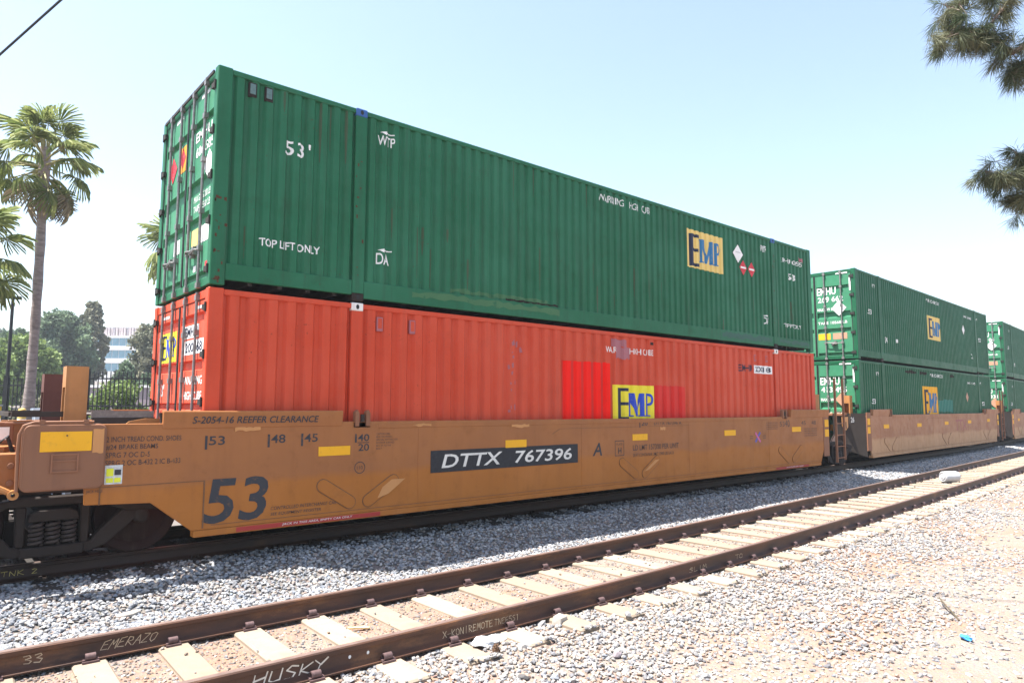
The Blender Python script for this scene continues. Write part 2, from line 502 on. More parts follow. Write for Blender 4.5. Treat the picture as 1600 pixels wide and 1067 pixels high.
def stones(name, pts, size, label, cols=None, weights=None, tone=0.55):
    """pts (n,3) resting points; size (n,) mean radius"""
    n = len(pts)
    rad = rng.uniform(0.72, 1.18, (n, 12, 1))
    v = ICO_V[None] * rad
    ax_s = np.stack([rng.uniform(0.75, 1.35, n), rng.uniform(0.7, 1.1, n), rng.uniform(0.45, 0.85, n)], 1)
    v = v * ax_s[:, None, :] * size[:, None, None]
    a = rng.uniform(0, 2 * np.pi, n); t = rng.uniform(-0.5, 0.5, n); t2 = rng.uniform(-0.5, 0.5, n)
    ca, sa, ct, st, c2, s2 = np.cos(a), np.sin(a), np.cos(t), np.sin(t), np.cos(t2), np.sin(t2)
    x, y, z = v[..., 0], v[..., 1], v[..., 2]
    y, z = y * ct[:, None] - z * st[:, None], y * st[:, None] + z * ct[:, None]
    x, z = x * c2[:, None] + z * s2[:, None], -x * s2[:, None] + z * c2[:, None]
    x, y = x * ca[:, None] - y * sa[:, None], x * sa[:, None] + y * ca[:, None]
    V = np.stack([x, y, z], -1) + pts[:, None, :]
    F = ICO_F[None] + (np.arange(n) * 12)[:, None, None]
    me = bpy.data.meshes.new(name)
    me.vertices.add(n * 12); me.vertices.foreach_set('co', V.astype(np.float32).ravel())
    nf = n * 20
    me.loops.add(nf * 3); me.loops.foreach_set('vertex_index', F.astype(np.int32).ravel())
    me.polygons.add(nf)
    me.polygons.foreach_set('loop_start', np.arange(0, nf * 3, 3, dtype=np.int32))
    me.polygons.foreach_set('loop_total', np.full(nf, 3, dtype=np.int32))
    me.update(calc_edges=True)
    me.shade_flat()
    pal = PAL if cols is None else tone * np.array(cols)
    w = np.array(weights if weights is not None else [0.22, 0.18, 0.14, 0.12, 0.1, 0.08, 0.08, 0.05, 0.03]); w = w / w.sum()
    col = pal[rng.choice(len(pal), n, p=w)] * rng.uniform(0.8, 1.2, (n, 1))
    cc = np.concatenate([np.repeat(col, 12, 0), np.ones((n * 12, 1))], 1)
    atr = me.color_attributes.new('stone', 'FLOAT_COLOR', 'POINT')
    atr.data.foreach_set('color', cc.astype(np.float32).ravel())
    me.materials.append(M_stone)
    o = link(bpy.data.objects.new(name, me))
    tag(o, label, 'gravel', kind='stuff')
    return o

def scatter(n, x0, x1, y_lo, y_hi, power=1.6):
    """x biased towards the near (small x) end; y between two curves"""
    u = rng.random(n) ** power
    x = x0 + (x1 - x0) * u
    lo = np.array([y_lo(t) for t in x]) if callable(y_lo) else np.full(n, y_lo)
    hi = np.array([y_hi(t) for t in x]) if callable(y_hi) else np.full(n, y_hi)
    y = lo + (hi - lo) * rng.random(n)
    return x, y

def tie_clear(x, y):
    """True where no front-track tie covers the ground"""
    d1 = np.abs(y - vyF(np.clip(x, -60, 70)))
    k = ((x + 0.25 + 0.315) % 0.63) - 0.315
    return (np.abs(k) > 0.145) | (d1 > 1.24 + 0.07 * hash_noise(x * 3.1, y * 2.0 + x))

# between the tracks: clean grey ballast
x, y = scatter(60000, -3.2, 46, lambda t: yF(t) + 0.80, lambda t: yT(t) - 0.72, 1.75)
sz = rng.uniform(0.014, 0.030, len(x)) * (1 + 0.03 * np.maximum(0, x - 6))
z = ground_h(x, y) + sz * 0.25 + rng.uniform(0, 0.018, len(x))
keep = ~((np.abs(y - vyT(x)) < 1.33) & (rng.random(len(x)) < 0.35)) & tie_clear(x, y)
stones('ballast', np.stack([x, y, z], 1)[keep], sz[keep], 'clean grey crushed stone between the two tracks')
# camera side of the front track
x, y = scatter(72000, -2.2, 26, lambda t: yF(t) - 4.6, lambda t: yF(t) - 0.80, 1.9)
d = -(y - vyF(x)) - 0.8
thin = np.clip(1.25 - 0.30 * d - 0.05 * np.maximum(0, x - 5) + 0.35 * hash_noise(x * 0.9, y * 1.3), 0.035, 1)
keep = (rng.random(len(x)) < thin) & tie_clear(x, y)
sz = rng.uniform(0.010, 0.027, len(x)) * (1 + 0.03 * np.maximum(0, x - 6))
big = rng.random(len(x)) < 0.012
sz[big] *= 1.7
z = ground_h(x, y) + sz * 0.25 + rng.uniform(0, 0.012, len(x)) * (thin > 0.6)
kt = ((x + 0.25 + 0.315) % 0.63) - 0.315
z = np.where((np.abs(kt) < 0.14) & (np.abs(y - vyF(x)) < 1.31), np.maximum(z, TF + sz * 0.3), z)
stones('shoulder_gravel', np.stack([x, y, z], 1)[keep], sz[keep], 'pale dusty gravel spilling towards the camera from the front track',
       cols=[(0.52, 0.49, 0.46), (0.42, 0.41, 0.41), (0.60, 0.56, 0.51), (0.28, 0.28, 0.30), (0.55, 0.43, 0.34), (0.63, 0.61, 0.58), (0.36, 0.38, 0.42), (0.50, 0.34, 0.26), (0.18, 0.17, 0.17)])
# in the cribs between the front ties
x, y = scatter(17000, -3.0, 30, lambda t: yF(t) - 0.80, lambda t: yF(t) + 0.80, 1.6)
on_tie = ~tie_clear(x, y)
keep = ~on_tie | (rng.random(len(x)) < 0.035)
sz = rng.uniform(0.007, 0.019, len(x)) * (1 + 0.03 * np.maximum(0, x - 6))
z = np.where(on_tie, TF + sz * 0.25, ground_h(x, y) + sz * 0.2)
stones('crib_gravel', np.stack([x, y, z], 1)[keep], sz[keep], 'small brownish chippings between the pale ties',
       cols=[(0.33, 0.25, 0.20), (0.33, 0.31, 0.30), (0.50, 0.45, 0.40), (0.22, 0.19, 0.17), (0.45, 0.30, 0.21), (0.55, 0.52, 0.48), (0.30, 0.31, 0.33), (0.38, 0.22, 0.14), (0.14, 0.12, 0.11)])
# under and behind the train, its shade darkened into the stone colours
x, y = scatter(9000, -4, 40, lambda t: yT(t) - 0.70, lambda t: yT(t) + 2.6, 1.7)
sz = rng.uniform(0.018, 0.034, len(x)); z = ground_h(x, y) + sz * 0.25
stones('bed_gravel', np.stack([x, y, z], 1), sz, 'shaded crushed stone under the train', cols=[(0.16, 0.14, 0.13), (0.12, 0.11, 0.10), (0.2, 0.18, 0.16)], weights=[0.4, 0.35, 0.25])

# ------------------------------------------------------------------ tracks
def sweep(profile, path, closed=True):
    """profile [(dy, z)], path [(x, y, slope)] -> MB"""
    mb = MB(); n = len(profile)
    for (x, y, s) in path:
        nx2, ny2 = -s / math.hypot(1, s), 1 / math.hypot(1, s)
        for dy, z in profile:
            mb.v.append((x + nx2 * dy, y + ny2 * dy, z))
    m = len(path)
    for i in range(m - 1):
        for k in range(n if closed else n - 1):
            k2 = (k + 1) % n
            mb.f.append((i * n + k, i * n + k2, (i + 1) * n + k2, (i + 1) * n + k))
    if closed:
        mb.f.append(tuple(range(n))); mb.f.append(tuple((m - 1) * n + k for k in range(n - 1, -1, -1)))
    return mb
def rail_profile(top):
    b = top - 0.18
    return [(-0.070, b), (-0.070, b + 0.012), (-0.018, b + 0.030), (-0.009, b + 0.045), (-0.009, b + 0.128), (-0.034, b + 0.138), (-0.0365, b + 0.172), (-0.028, b + 0.180),
            (0.028, b + 0.180), (0.0365, b + 0.172), (0.034, b + 0.138), (0.009, b + 0.128), (0.009, b + 0.045), (0.018, b + 0.030), (0.070, b + 0.012), (0.070, b)]
def path_of(fn, off, x0, x1, n):
    out = []
    for x in np.linspace(x0, x1, n):
        s = (fn(x + 0.05) - fn(x - 0.05)) / 0.1
        out.append((x - off * s, fn(x) + off, s))
    return out

clip_src = None
def make_clip_mesh():
    """coil spring clip: a short split tube seated on the rail foot with two toes"""
    mb = MB()
    r0, r1, L, n = 0.020, 0.030, 0.075, 12
    prof = []
    for k in range(n + 1):
        a = math.radians(-65 + 310 * k / n)
        prof.append((math.cos(a), math.sin(a)))
    b = len(mb.v)
    for xx in (-L / 2, L / 2):
        for c_, s_ in prof:
            mb.v.append((xx, r1 * c_, 0.03 + r1 * s_)); mb.v.append((xx, r0 * c_, 0.03 + r0 * s_))
    m2 = 2 * (n + 1)
    for k in range(n):
        i = b + 2 * k
        mb.f += [(i, i + 2, i + 2 + m2, i + m2), (i + 1, i + 1 + m2, i + 3 + m2, i + 3), (i, i + 1, i + 3, i + 2), (i + m2, i + 2 + m2, i + 3 + m2, i + 1 + m2)]
    mb.box(-0.055, -0.040, -0.028, 0.03, 0.002, 0.016)
    mb.box(0.040, 0.060, -0.028, 0.03, 0.002, 0.016)
    mb.box(-0.06, 0.06, -0.045, -0.030, -0.012, 0.006)
    return mb

TIE_X = [(-0.25 + 0.63 * k) for k in range(-6, 66)]
ft = empty('railway_track', (0, yF(0), 0))
tag(ft, 'empty front track of rusty rails on pale ties', 'track')
oy = yF(0)
for off, nm in ((0.7535, 'far'), (-0.7535, 'near')):
    p = [(x, y - oy, s) for x, y, s in path_of(yF, off, -6, 90, 190)]
    ro = sweep(rail_profile(ZF), p).build('rail', M_rail, ft, smooth=True)
    top = sweep([(-0.026, ZF + 0.0015), (0.026, ZF + 0.0015), (0.024, ZF - 0.002), (-0.024, ZF - 0.002)], p).build('running_surface', M_railtop, ro)
    # scratched writing, and pale discs for light through the bolt holes
    if nm == 'far': rail_far = ro
    else: rail_near = ro
tie_mb = MB()
tie_mb.prism_x([(-1.28, 0), (1.28, 0), (1.26, -0.06), (1.28, -0.2), (-1.28, -0.2)], -0.125, 0.125)
tie_src = None
for k, tx in enumerate(TIE_X):
    s = (yF(tx + 0.05) - yF(tx - 0.05)) / 0.1
    rz = math.atan(s) + random.uniform(-0.015, 0.015)
    loc = (tx, yF(tx) - oy + random.uniform(-0.03, 0.03), TF - 0.003 + random.uniform(-0.008, 0.002))
    if tie_src is None:
        tie_src = tie_mb.build('tie', M_tie, ft, bevel=0.015); tie = tie_src
        tie.location = loc; tie.rotation_euler = (0, 0, rz)
    else:
        tie = share('tie', tie_src, ft, loc, (0, 0, rz))
        mm = tie.modifiers.new('bevel', 'BEVEL'); mm.width = 0.015; mm.segments = 1
    if tx < 28:
        for side in (0.7535, -0.7535):
            for toe, rot in ((-0.062, 0.0), (0.062, math.pi)):
                yy = side + toe - (loc[1] - (yF(tx) - oy))
                if clip_src is None:
                    clip_src = make_clip_mesh().build('rail_clip', M_clip, tie, smooth=True)
                    clip_src.location = (0, yy, 0.012); clip_src.rotation_euler = (0, 0, rot)
                else:
                    share('rail_clip', clip_src, tie, (random.uniform(-0.012, 0.012), yy, 0.012), (0, 0, rot + random.uniform(-0.05, 0.05)))

bt = empty('railway_track', (0, yT(0), 0))
tag(bt, 'dark shaded rear track with blackened ties under the train', 'track')
oyT = yT(0)
for off in (-0.7535, 0.7535):
    p = [(x, y - oyT, s) for x, y, s in path_of(yT, off, -8, 95, 150)]
    ro = sweep(rail_profile(ZT), p).build('rail', M_rail_shade, bt, smooth=True)
    sweep([(-0.026, ZT + 0.0015), (0.026, ZT + 0.0015), (0.024, ZT - 0.002), (-0.024, ZT - 0.002)], p).build('running_surface', M_railtop, ro)
    if off < 0: rail_train = ro
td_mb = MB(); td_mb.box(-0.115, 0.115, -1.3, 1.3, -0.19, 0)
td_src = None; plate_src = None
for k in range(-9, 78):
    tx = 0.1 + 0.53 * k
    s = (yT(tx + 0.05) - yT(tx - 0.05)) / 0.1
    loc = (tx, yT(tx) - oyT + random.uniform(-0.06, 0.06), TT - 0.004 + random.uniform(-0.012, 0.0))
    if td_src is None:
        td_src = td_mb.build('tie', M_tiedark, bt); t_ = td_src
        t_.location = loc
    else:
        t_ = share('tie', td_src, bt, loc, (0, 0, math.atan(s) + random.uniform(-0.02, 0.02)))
    if tx < 24:
        yy = -0.7535 - (loc[1] - (yT(tx) - oyT))
        if plate_src is None:
            plate_src = MB().box(-0.09, 0.09, -0.17, -0.071, 0, 0.014).box(-0.05, -0.02, -0.10, -0.065, 0.014, 0.045).box(0.02, 0.05, -0.10, -0.065, 0.014, 0.045).build('tie_plate', M_truck, t_)
            plate_src.location = (0, yy, 0.003)
        else:
            share('tie_plate', plate_src, t_, (0, yy, 0.003))

# ------------------------------------------------------------------ lettering
def text_2d(body, shear=0.0, bold=0.0, spacing=1.0):
    cu = bpy.data.curves.new('t', 'FONT')
    cu.body = body; cu.size = 1.0; cu.shear = shear; cu.offset = bold
    cu.space_character = spacing; cu.resolution_u = 3; cu.fill_mode = 'FRONT'
    ob = bpy.data.objects.new('t', cu); C.objects.link(ob)
    dg = bpy.context.evaluated_depsgraph_get()
    me = bpy.data.meshes.new_from_object(ob.evaluated_get(dg))
    v = [(p.co.x, p.co.y) for p in me.vertices]
    f = [tuple(p.vertices) for p in me.polygons]
    bpy.data.objects.remove(ob); bpy.data.curves.remove(cu); bpy.data.meshes.remove(me)
    xs = [a for a, b in v]; ys = [b for a, b in v]
    x0, x1, y0, y1 = min(xs), max(xs), min(ys), max(ys)
    return [((a - x0) / (x1 - x0), (b - y0) / (y1 - y0)) for a, b in v], f

def decal(name, v2, faces, mat, parent, to3d, cuts=None):
    """2-D faces -> mesh on a surface; cuts = x positions where the surface folds"""
    bm = bmesh.new()
    vv = [bm.verts.new((a, 0, b)) for a, b in v2]
    for q in faces:
        try: bm.faces.new([vv[i] for i in q])
        except ValueError: pass
    bmesh.ops.remove_doubles(bm, verts=bm.verts[:], dist=1e-5)
    if cuts:
        lo = min(a for a, b in v2); hi = max(a for a, b in v2)
        for c_ in cuts:
            if lo < c_ < hi:
                bmesh.ops.bisect_plane(bm, geom=bm.verts[:] + bm.edges[:] + bm.faces[:], plane_co=(c_, 0, 0), plane_no=(1, 0, 0))
    for v in bm.verts:
        v.co = Vector(to3d(v.co.x, v.co.z))
    me = bpy.data.meshes.new(name); bm.to_mesh(me); bm.free()
    me.materials.append(mat)
    return link(bpy.data.objects.new(name, me), parent)

def on_side(y):
    """flat side facing -y at constant y"""
    return lambda a, b: (a, y, b)
def on_end(x):
    """flat end facing -x: first coordinate is the y position"""
    return lambda a, b: (x, a, b)

def letters(body, box, mat, parent, to3d, cuts=None, name='lettering', **kw):
    x0, z0, x1, z1 = box
    v, f = text_2d(body, **kw)
    # one object for each word: split where the gaps of the word spaces lie
    fx = sorted((min(v[i][0] for i in q), max(v[i][0] for i in q)) for q in f)
    gaps, hi = [], fx[0][1]
    for a, b in fx[1:]:
        if a > hi: gaps.append((a - hi, (a + hi) / 2))
        hi = max(hi, b)
    cutx = sorted(c_ for g_, c_ in sorted(gaps, reverse=True)[:len(body.split()) - 1])
    words = [[] for _ in range(len(cutx) + 1)]
    for q in f:
        mx = sum(v[i][0] for i in q) / len(q)
        words[sum(mx > c_ for c_ in cutx)].append(q)
    out = None
    for wf in words:
        used = sorted({i for q in wf for i in q}); idx = {i: k for k, i in enumerate(used)}
        if not used: continue
        out = decal(name, [(x0 + (x1 - x0) * v[i][0], z0 + (z1 - z0) * v[i][1]) for i in used], [tuple(idx[i] for i in q) for q in wf], mat, parent, to3d, cuts)
    return out

def patch(name, poly, mat, parent, to3d, cuts=None):
    return decal(name, poly, [tuple(range(len(poly)))], mat, parent, to3d, cuts)
def rect(x0, z0, x1, z1):
    return [(x0, z0), (x1, z0), (x1, z1), (x0, z1)]

E_FACES = [[(0, 0), (0.36, 0), (0.36, 0.10), (0.36, 0.46), (0.36, 0.56), (0.36, 0.90), (0.36, 1.0), (0, 1)], [(0.36, 0.90), (0.90, 0.90), (1, 0.90), (1, 1), (0.36, 1)], rect(0.36, 0.46, 0.85, 0.56), [(0.36, 0), (1, 0), (1, 0.10), (0.90, 0.10), (0.36, 0.10)],
           rect(0.90, 0.80, 1.0, 0.90), rect(0.90, 0.10, 1.0, 0.20)]
def arc_ring(cx, cz, rx, rz, tx, tz, a0, a1, n=10):
    out = []
    for i in range(n):
        t0 = math.radians(a0 + (a1 - a0) * i / n); t1 = math.radians(a0 + (a1 - a0) * (i + 1) / n)
        out.append([(cx + rx * math.cos(t0), cz + rz * math.sin(t0)), (cx + rx * math.cos(t1), cz + rz * math.sin(t1)),
                    (cx + (rx - tx) * math.cos(t1), cz + (rz - tz) * math.sin(t1)), (cx + (rx - tx) * math.cos(t0), cz + (rz - tz) * math.sin(t0))])
    return out
M_FACES = [[(0, 0), (0.20, 0), (0.20, 0.05), (0.13, 0.05), (0.07, 0.05), (0, 0.05)], [(0.07, 0.05), (0.13, 0.05), (0.13, 0.60), (0.13, 0.95), (0.07, 0.95)],
           [(0, 0.95), (0.07, 0.95), (0.13, 0.95), (0.13, 1), (0, 1)], [(0.13, 1), (0.13, 0.95), (0.13, 0.60), (0.30, 0), (0.34, 0), (0.34, 0.36), (0.24, 1)],
           [(0.34, 0.36), (0.34, 0), (0.50, 0.62), (0.50, 0.97), (0.49, 1)], [(0.50, 0.05), (0.63, 0.05), (0.63, 1), (0.50, 1), (0.50, 0.97), (0.50, 0.62)],
           [(0.44, 0), (0.68, 0), (0.68, 0.05), (0.63, 0.05), (0.50, 0.05), (0.44, 0.05)]]
P_FACES = [rect(0.72, 0.05, 0.82, 0.46), rect(0.72, 0.46, 0.82, 0.56), rect(0.72, 0.56, 0.82, 0.90), rect(0.72, 0.90, 0.82, 1.0),
           [(0.69, 0), (0.88, 0), (0.88, 0.05), (0.82, 0.05), (0.72, 0.05), (0.69, 0.05)]] + arc_ring(0.82, 0.73, 0.18, 0.27, 0.09, 0.10, -90, 90)
def poly_set(name, sets, box, mat, parent, to3d, cuts=None):
    x0, z0, x1, z1 = box
    v2, f = [], []
    for s in sets:
        f.append(tuple(range(len(v2), len(v2) + len(s))))
        v2 += [(x0 + (x1 - x0) * a, z0 + (z1 - z0) * b) for a, b in s]
    return decal(name, v2, f, mat, parent, to3d, cuts)
def diamond(name, cx, cz, w, h, mat, parent, to3d, cuts=None, mark=None):
    o = patch(name, [(cx - w, cz), (cx, cz - h), (cx + w, cz), (cx, cz + h)], mat, parent, to3d, cuts)
    return o
def arrow(x0, z0, x1, z1):
    """left-pointing arrow in a box"""
    h = z1 - z0; m = (z0 + z1) / 2; t = x0 + (x1 - x0) * 0.45
    return [[(x0, m), (t, z0), (t, m - 0.14 * h), (t, m + 0.14 * h), (t, z1)], rect(t, m - 0.14 * h, x1, m + 0.14 * h)]

# ------------------------------------------------------------------ containers
CL, CW, CH = 16.154, 2.591, 2.896
class Side:
    """corrugated near side of one container: geometry and folds"""
    def __init__(s, pitch, depth):
        s.br = []; s.dep = depth
        pts = []
        for xa, xb in ((0.19, 1.975), (2.165, 13.989), (14.179, CL - 0.19)):
            n = max(1, round((xb - xa) / pitch)); w = (xb - xa) / n
            seg = [(xa, 0.012 + depth)]
            for k in range(n):
                o = xa + k * w
                seg += [(o + 0.16 * w, 0.012 + depth), (o + 0.32 * w, 0.012), (o + 0.76 * w, 0.012), (o + 0.92 * w, 0.012 + depth)]
            seg.append((xb, 0.012 + depth))
            pts.append(seg)
        s.segs = pts
        for seg in pts: s.br += [a for a, b in seg]
    def y(s, x):
        for seg in s.segs:
            if seg[0][0] <= x <= seg[-1][0]:
                for (a, ya), (b, yb) in zip(seg, seg[1:]):
                    if a <= x <= b:
                        return ya + (yb - ya) * ((x - a) / (b - a) if b > a else 0)
        return 0.0
    def on(s, off):
        return lambda a, b: (a, s.y(a) - off, b)

def make_container(loc, rz, col, label, group, pitch=0.2, depth=0.037, door_mat=None, bands=((2.27, 2.40), (1.36, 1.56), (0.88, 1.02), (0.10, 0.24)), rail_b=0.30):
    root = empty('shipping_container', loc, rz)
    tag(root, label, 'container', group)
    sd_ = Side(pitch, depth)
    zt, zb = CH - 0.075, rail_b
    mb = MB()
    for seg in sd_.segs:
        for (a, ya), (b, yb) in zip(seg, seg[1:]):
            mb.add([(a, ya, zb), (b, yb, zb), (b, yb, zt), (a, ya, zt)], [(0, 1, 2, 3)])
    near = mb.build('side_wall', col, root)
    # far side: same sheet mirrored
    share('side_wall', near, root, (0, CW, 0), scale=(1, -1, 1))
    # top rails, bottom rails
    for y0, y1 in ((0.0, 0.07), (CW - 0.07, CW)):
        for ra, rb, rz0 in ((0.19, 1.978, 0.09), (2.162, 13.992, 0.05), (14.176, CL - 0.19, 0.09)):
            MB().box(ra, rb, y0, y1, CH - 0.085, CH - 0.012).build('top_rail', col, root, bevel=0.008)
            MB().box(ra, rb, y0 + 0.004, y1, rz0, rail_b + 0.006).build('bottom_rail', col, root, bevel=0.008)
    # posts
    for px in (0.0, CL - 0.19):
        for y0, y1 in ((-0.004, 0.13), (CW - 0.13, CW + 0.004)):
            MB().box(px, px + 0.19, y0, y1, 0.012, CH).build('corner_post', col, root, bevel=0.01)
    for px in (1.979, 13.993):
        for y0, y1 in ((-0.006, 0.12), (CW - 0.12, CW + 0.006)):
            MB().box(px, px + 0.182, y0, y1, 0.118, CH - 0.118).build('lift_post', col, root, bevel=0.006)
    # roof, floor and cross bearers
    MB().box(0.1, CL - 0.1, 0.02, CW - 0.02, CH - 0.04, CH - 0.025).build('roof', col, root)
    fl = MB().box(0.1, CL - 0.1, 0.05, CW - 0.05, 0.16, 0.20)
    for k in range(40):
        xx = 0.5 + k * 0.4
        if xx < CL - 0.4: fl.box(xx, xx + 0.06, 0.06, CW - 0.06, 0.05, 0.16)
    fl.build('underframe', M_under, root)
    # plain far end
    MB().box(CL - 0.05, CL - 0.03, 0.1, CW - 0.1, 0.1, CH - 0.05).build('end_wall', col, root)
    # door end
    MB().box(0.02, 0.12, 0.13, CW - 0.13, CH - 0.12, CH - 0.01).build('door_header', col, root, bevel=0.006)
    MB().box(0.02, 0.12, 0.13, CW - 0.13, 0.02, 0.13).build('door_sill', col, root, bevel=0.006)
    doors = []
    for a, b in ((0.135, CW / 2 - 0.012), (CW / 2 + 0.012, CW - 0.135)):
        zs = [(0.14, 0.03)]
        for b0, b1 in sorted(bands):
            zs += [(b0 + 0.0, 0.03), (b0 + 0.02, 0.085), (b1 - 0.02, 0.085), (b1, 0.03)]
        zs.append((CH - 0.13, 0.03))
        d = MB()
        e = 0.05
        for (z0, x0), (z1, x1) in zip(zs, zs[1:]):
            d.add([(x0, a + e, z0), (x0, b - e, z0), (x1, b - e, z1), (x1, a + e, z1)], [(0, 3, 2, 1)])
        d.box(0.024, 0.10, a, a + e, 0.14, CH - 0.13)
        d.box(0.024, 0.10, b - e, b, 0.14, CH - 0.13)
        d.box(0.10, 0.104, a, b, 0.14, CH - 0.13)
        dd = d.build('door', door_mat or M_green_door, root)
        MB().box(0.012, 0.024, a - 0.008, a + 0.016, 0.14, CH - 0.13).box(0.012, 0.024, b - 0.016, b + 0.008, 0.14, CH - 0.13).build('door_gasket', M_black, dd)
        doors.append(dd)
    for k, by in enumerate((0.46, 0.98, 1.57, 2.09)):
        dd = doors[0] if k < 2 else doors[1]
        br = MB().tube([(-0.005, by, 0.03), (-0.005, by, CH - 0.02)], 0.019, 8)
        for zz in (0.05, 0.55, 1.05, 1.75, 2.35, CH - 0.09):
            br.box(-0.028, 0.03, by - 0.038, by + 0.038, zz - 0.035, zz + 0.035)
        br.build('lock_bar', M_steel, dd, smooth=False)
        hz = 0.52 + 0.03 * (k % 2)
        dirn = -1 if k % 2 else 1
        MB().tube([(-0.03, by, hz), (-0.05, by + dirn * 0.06, hz + 0.01), (-0.045, by + dirn * 0.30, hz - 0.02)], 0.013, 6).box(-0.03, 0.03, by + dirn * 0.30 - 0.04, by + dirn * 0.30 + 0.04, hz - 0.06, hz + 0.05).build('lock_handle', M_steel, dd)
    for yy in (0.07, CW - 0.07):
        dd = doors[0] if yy < 1 else doors[1]
        for zz in (0.22, 0.85, 1.45, 2.05, 2.65):
            MB().tube([(-0.012, yy, zz - 0.06), (-0.012, yy, zz + 0.06)], 0.016, 6).box(-0.022, 0.02, yy - 0.01 if yy < 1 else yy - 0.12, yy + 0.12 if yy < 1 else yy + 0.01, zz - 0.035, zz + 0.035).build('hinge', M_under, dd)
    return root, near, doors, sd_

def castings(root, top_mat, bot_mat):
    for px in (1.976, 13.990):
        for zz, mt in ((CH - 0.118, top_mat), (0.0, bot_mat)):
            for yy in (-0.009, CW - 0.162 + 0.009):
                o = MB().box(px, px + 0.188, yy, yy + 0.162, zz, zz + 0.118).build('corner_casting', mt, root, bevel=0.01)
                yo = yy - 0.002 if yy < 1 else yy + 0.164
                ho = MB(); n = 10
                ho.add([(px + 0.094 + 0.026 * math.cos(2 * math.pi * i / n), yo, zz + 0.059 + 0.036 * math.sin(2 * math.pi * i / n)) for i in range(n)], [tuple(range(n))])
                ho.build('casting_hole', M_black, o)

def vent(parent, sd_, x0, z0, x1, z1, rim, glass):
    y = 0.004
    MB().box(x0, x1, y, 0.05, z0, z1).build('vent', rim, parent, bevel=0.006)
    MB().box(x0 + 0.018, x1 - 0.018, y - 0.004, y, z0 + 0.04, z1 - 0.02).build('vent', glass, parent)

GRP = 'containers stacked two high on the train'
# --- green, upper, nearest
c1, w1, d1, s1 = make_container((0, 0, 3.6), 0, M_green, "dark green container lettered 53' stacked on top of the orange container", GRP)
castings(c1, M_blue_cast, M_truck)
S = s1.on(0.004); S2 = s1.on(0.007); S3 = s1.on(0.010)
B = s1.br
zo = 3.6
def bx(x0, za, x1, zb, o=zo): return (x0, za - o, x1, zb - o)
letters("53'", bx(0.93, 5.53, 1.29, 5.74), M_white_g, w1, S, B, bold=0.012, spacing=1.15)
letters('TOP LIFT ONLY', bx(0.62, 4.20, 1.47, 4.31), M_white_g, w1, S, B, bold=0.015)
letters('WTP', bx(2.37, 6.04, 2.65, 6.19), M_white_g, w1, S, B, bold=0.012)
poly_set('lettering', arrow(2.40, 6.21 - zo, 2.64, 6.27 - zo), (0, 0, 1, 1), M_white_g, w1, S, B)
letters('DA', bx(2.38, 4.20, 2.60, 4.37), M_white_g, w1, S, B, bold=0.012)
poly_set('lettering', arrow(2.40, 4.385 - zo, 2.63, 4.445 - zo), (0, 0, 1, 1), M_white_g, w1, S, B)
for wd_, xa, xb in (('WARNING', 7.33, 8.08), ('HIGH', 8.26, 8.58), ('CUBE', 8.66, 8.98)):
    letters(wd_, bx(xa, 6.18, xb, 6.32), M_white_g, w1, S, B, bold=0.004)
patch('logo_panel', rect(10.27, 5.24 - zo, 11.72, 6.12 - zo), M_yellow_pale, w1, S, B)
poly_set('lettering', E_FACES, bx(10.36, 5.28, 10.77, 6.03), M_navy, w1, S2, B)
poly_set('lettering', M_FACES, bx(10.74, 5.40, 11.62, 5.95), M_blue_old, w1, S3, B)
poly_set('lettering', P_FACES, bx(10.74, 5.40, 11.62, 5.95), M_blue_old, w1, S3, B)
diamond('placard', 12.385, 5.84 - zo, 0.23, 0.23, M_white, w1, on_side(0.004))
patch('placard', rect(12.27, 5.86 - zo, 12.50, 5.89 - zo), M_stickgrey, w1, on_side(0.001))
for cx in (12.61, 13.0):
    diamond('placard', cx, 5.52 - zo, 0.17, 0.19, M_red, w1, on_side(0.004))
    patch('placard', rect(cx - 0.12, 5.50 - zo, cx + 0.12, 5.545 - zo), M_white, w1, on_side(0.001))
letters('WTP', bx(13.46, 6.07, 13.74, 6.19), M_white_g, w1, S, B, bold=0.012)
patch('lettering', rect(13.48, 6.205 - zo, 13.74, 6.23 - zo), M_white_g, w1, S, B)
letters('DA', bx(13.57, 4.20, 13.80, 4.38), M_white_g, w1, S, B, bold=0.012)
patch('lettering', rect(13.58, 4.40 - zo, 13.80, 4.43 - zo), M_white_g, w1, S, B)
letters('EMHU 606585', bx(14.53, 5.95, 15.66, 6.07), M_white_g, w1, S, B, bold=0.006)
letters('53', bx(14.88, 5.50, 15.26, 5.68), M_white_g, w1, S, B, bold=0.01)
letters('TOP LIFT ONLY', bx(14.61, 4.20, 15.49, 4.30), M_white_g, w1, S, B, bold=0.012)
vent(w1, s1, 0.40, 6.19 - zo, 0.51, 6.39 - zo, M_truck, M_lglass)
vent(w1, s1, 0.62, 6.19 - zo, 0.73, 6.39 - zo, M_truck, M_lglass)
M_scuff = worn('scraped_paint', (0.050, 0.145, 0.062), (0.010, 0.10, 0.045), 0.98, 4)
def ragged(x0, z0, x1, z1, n=22, amp=0.06, seed=1):
    rr = random.Random(seed)
    lo = [(x0 + (x1 - x0) * i / n, z0 + rr.uniform(0, amp)) for i in range(n + 1)]
    hi = [(x1 - (x1 - x0) * i / n, z1 - rr.uniform(0, amp)) for i in range(n + 1)]
    return lo + hi
patch('scuff_mark', ragged(3.75, 3.905 - zo, 5.9, 4.02 - zo, amp=0.05), M_scuff, w1, s1.on(0.003), B)
patch('scuff_mark', ragged(4.9, 3.905 - zo, 6.2, 3.955 - zo, amp=0.018, seed=3), M_truck, w1, s1.on(0.005), B)
patch('scuff_mark', ragged(15.5, 6.05 - zo, 15.72, 6.22 - zo, 6, 0.05, 5), M_purple, w1, s1.on(0.005), B)
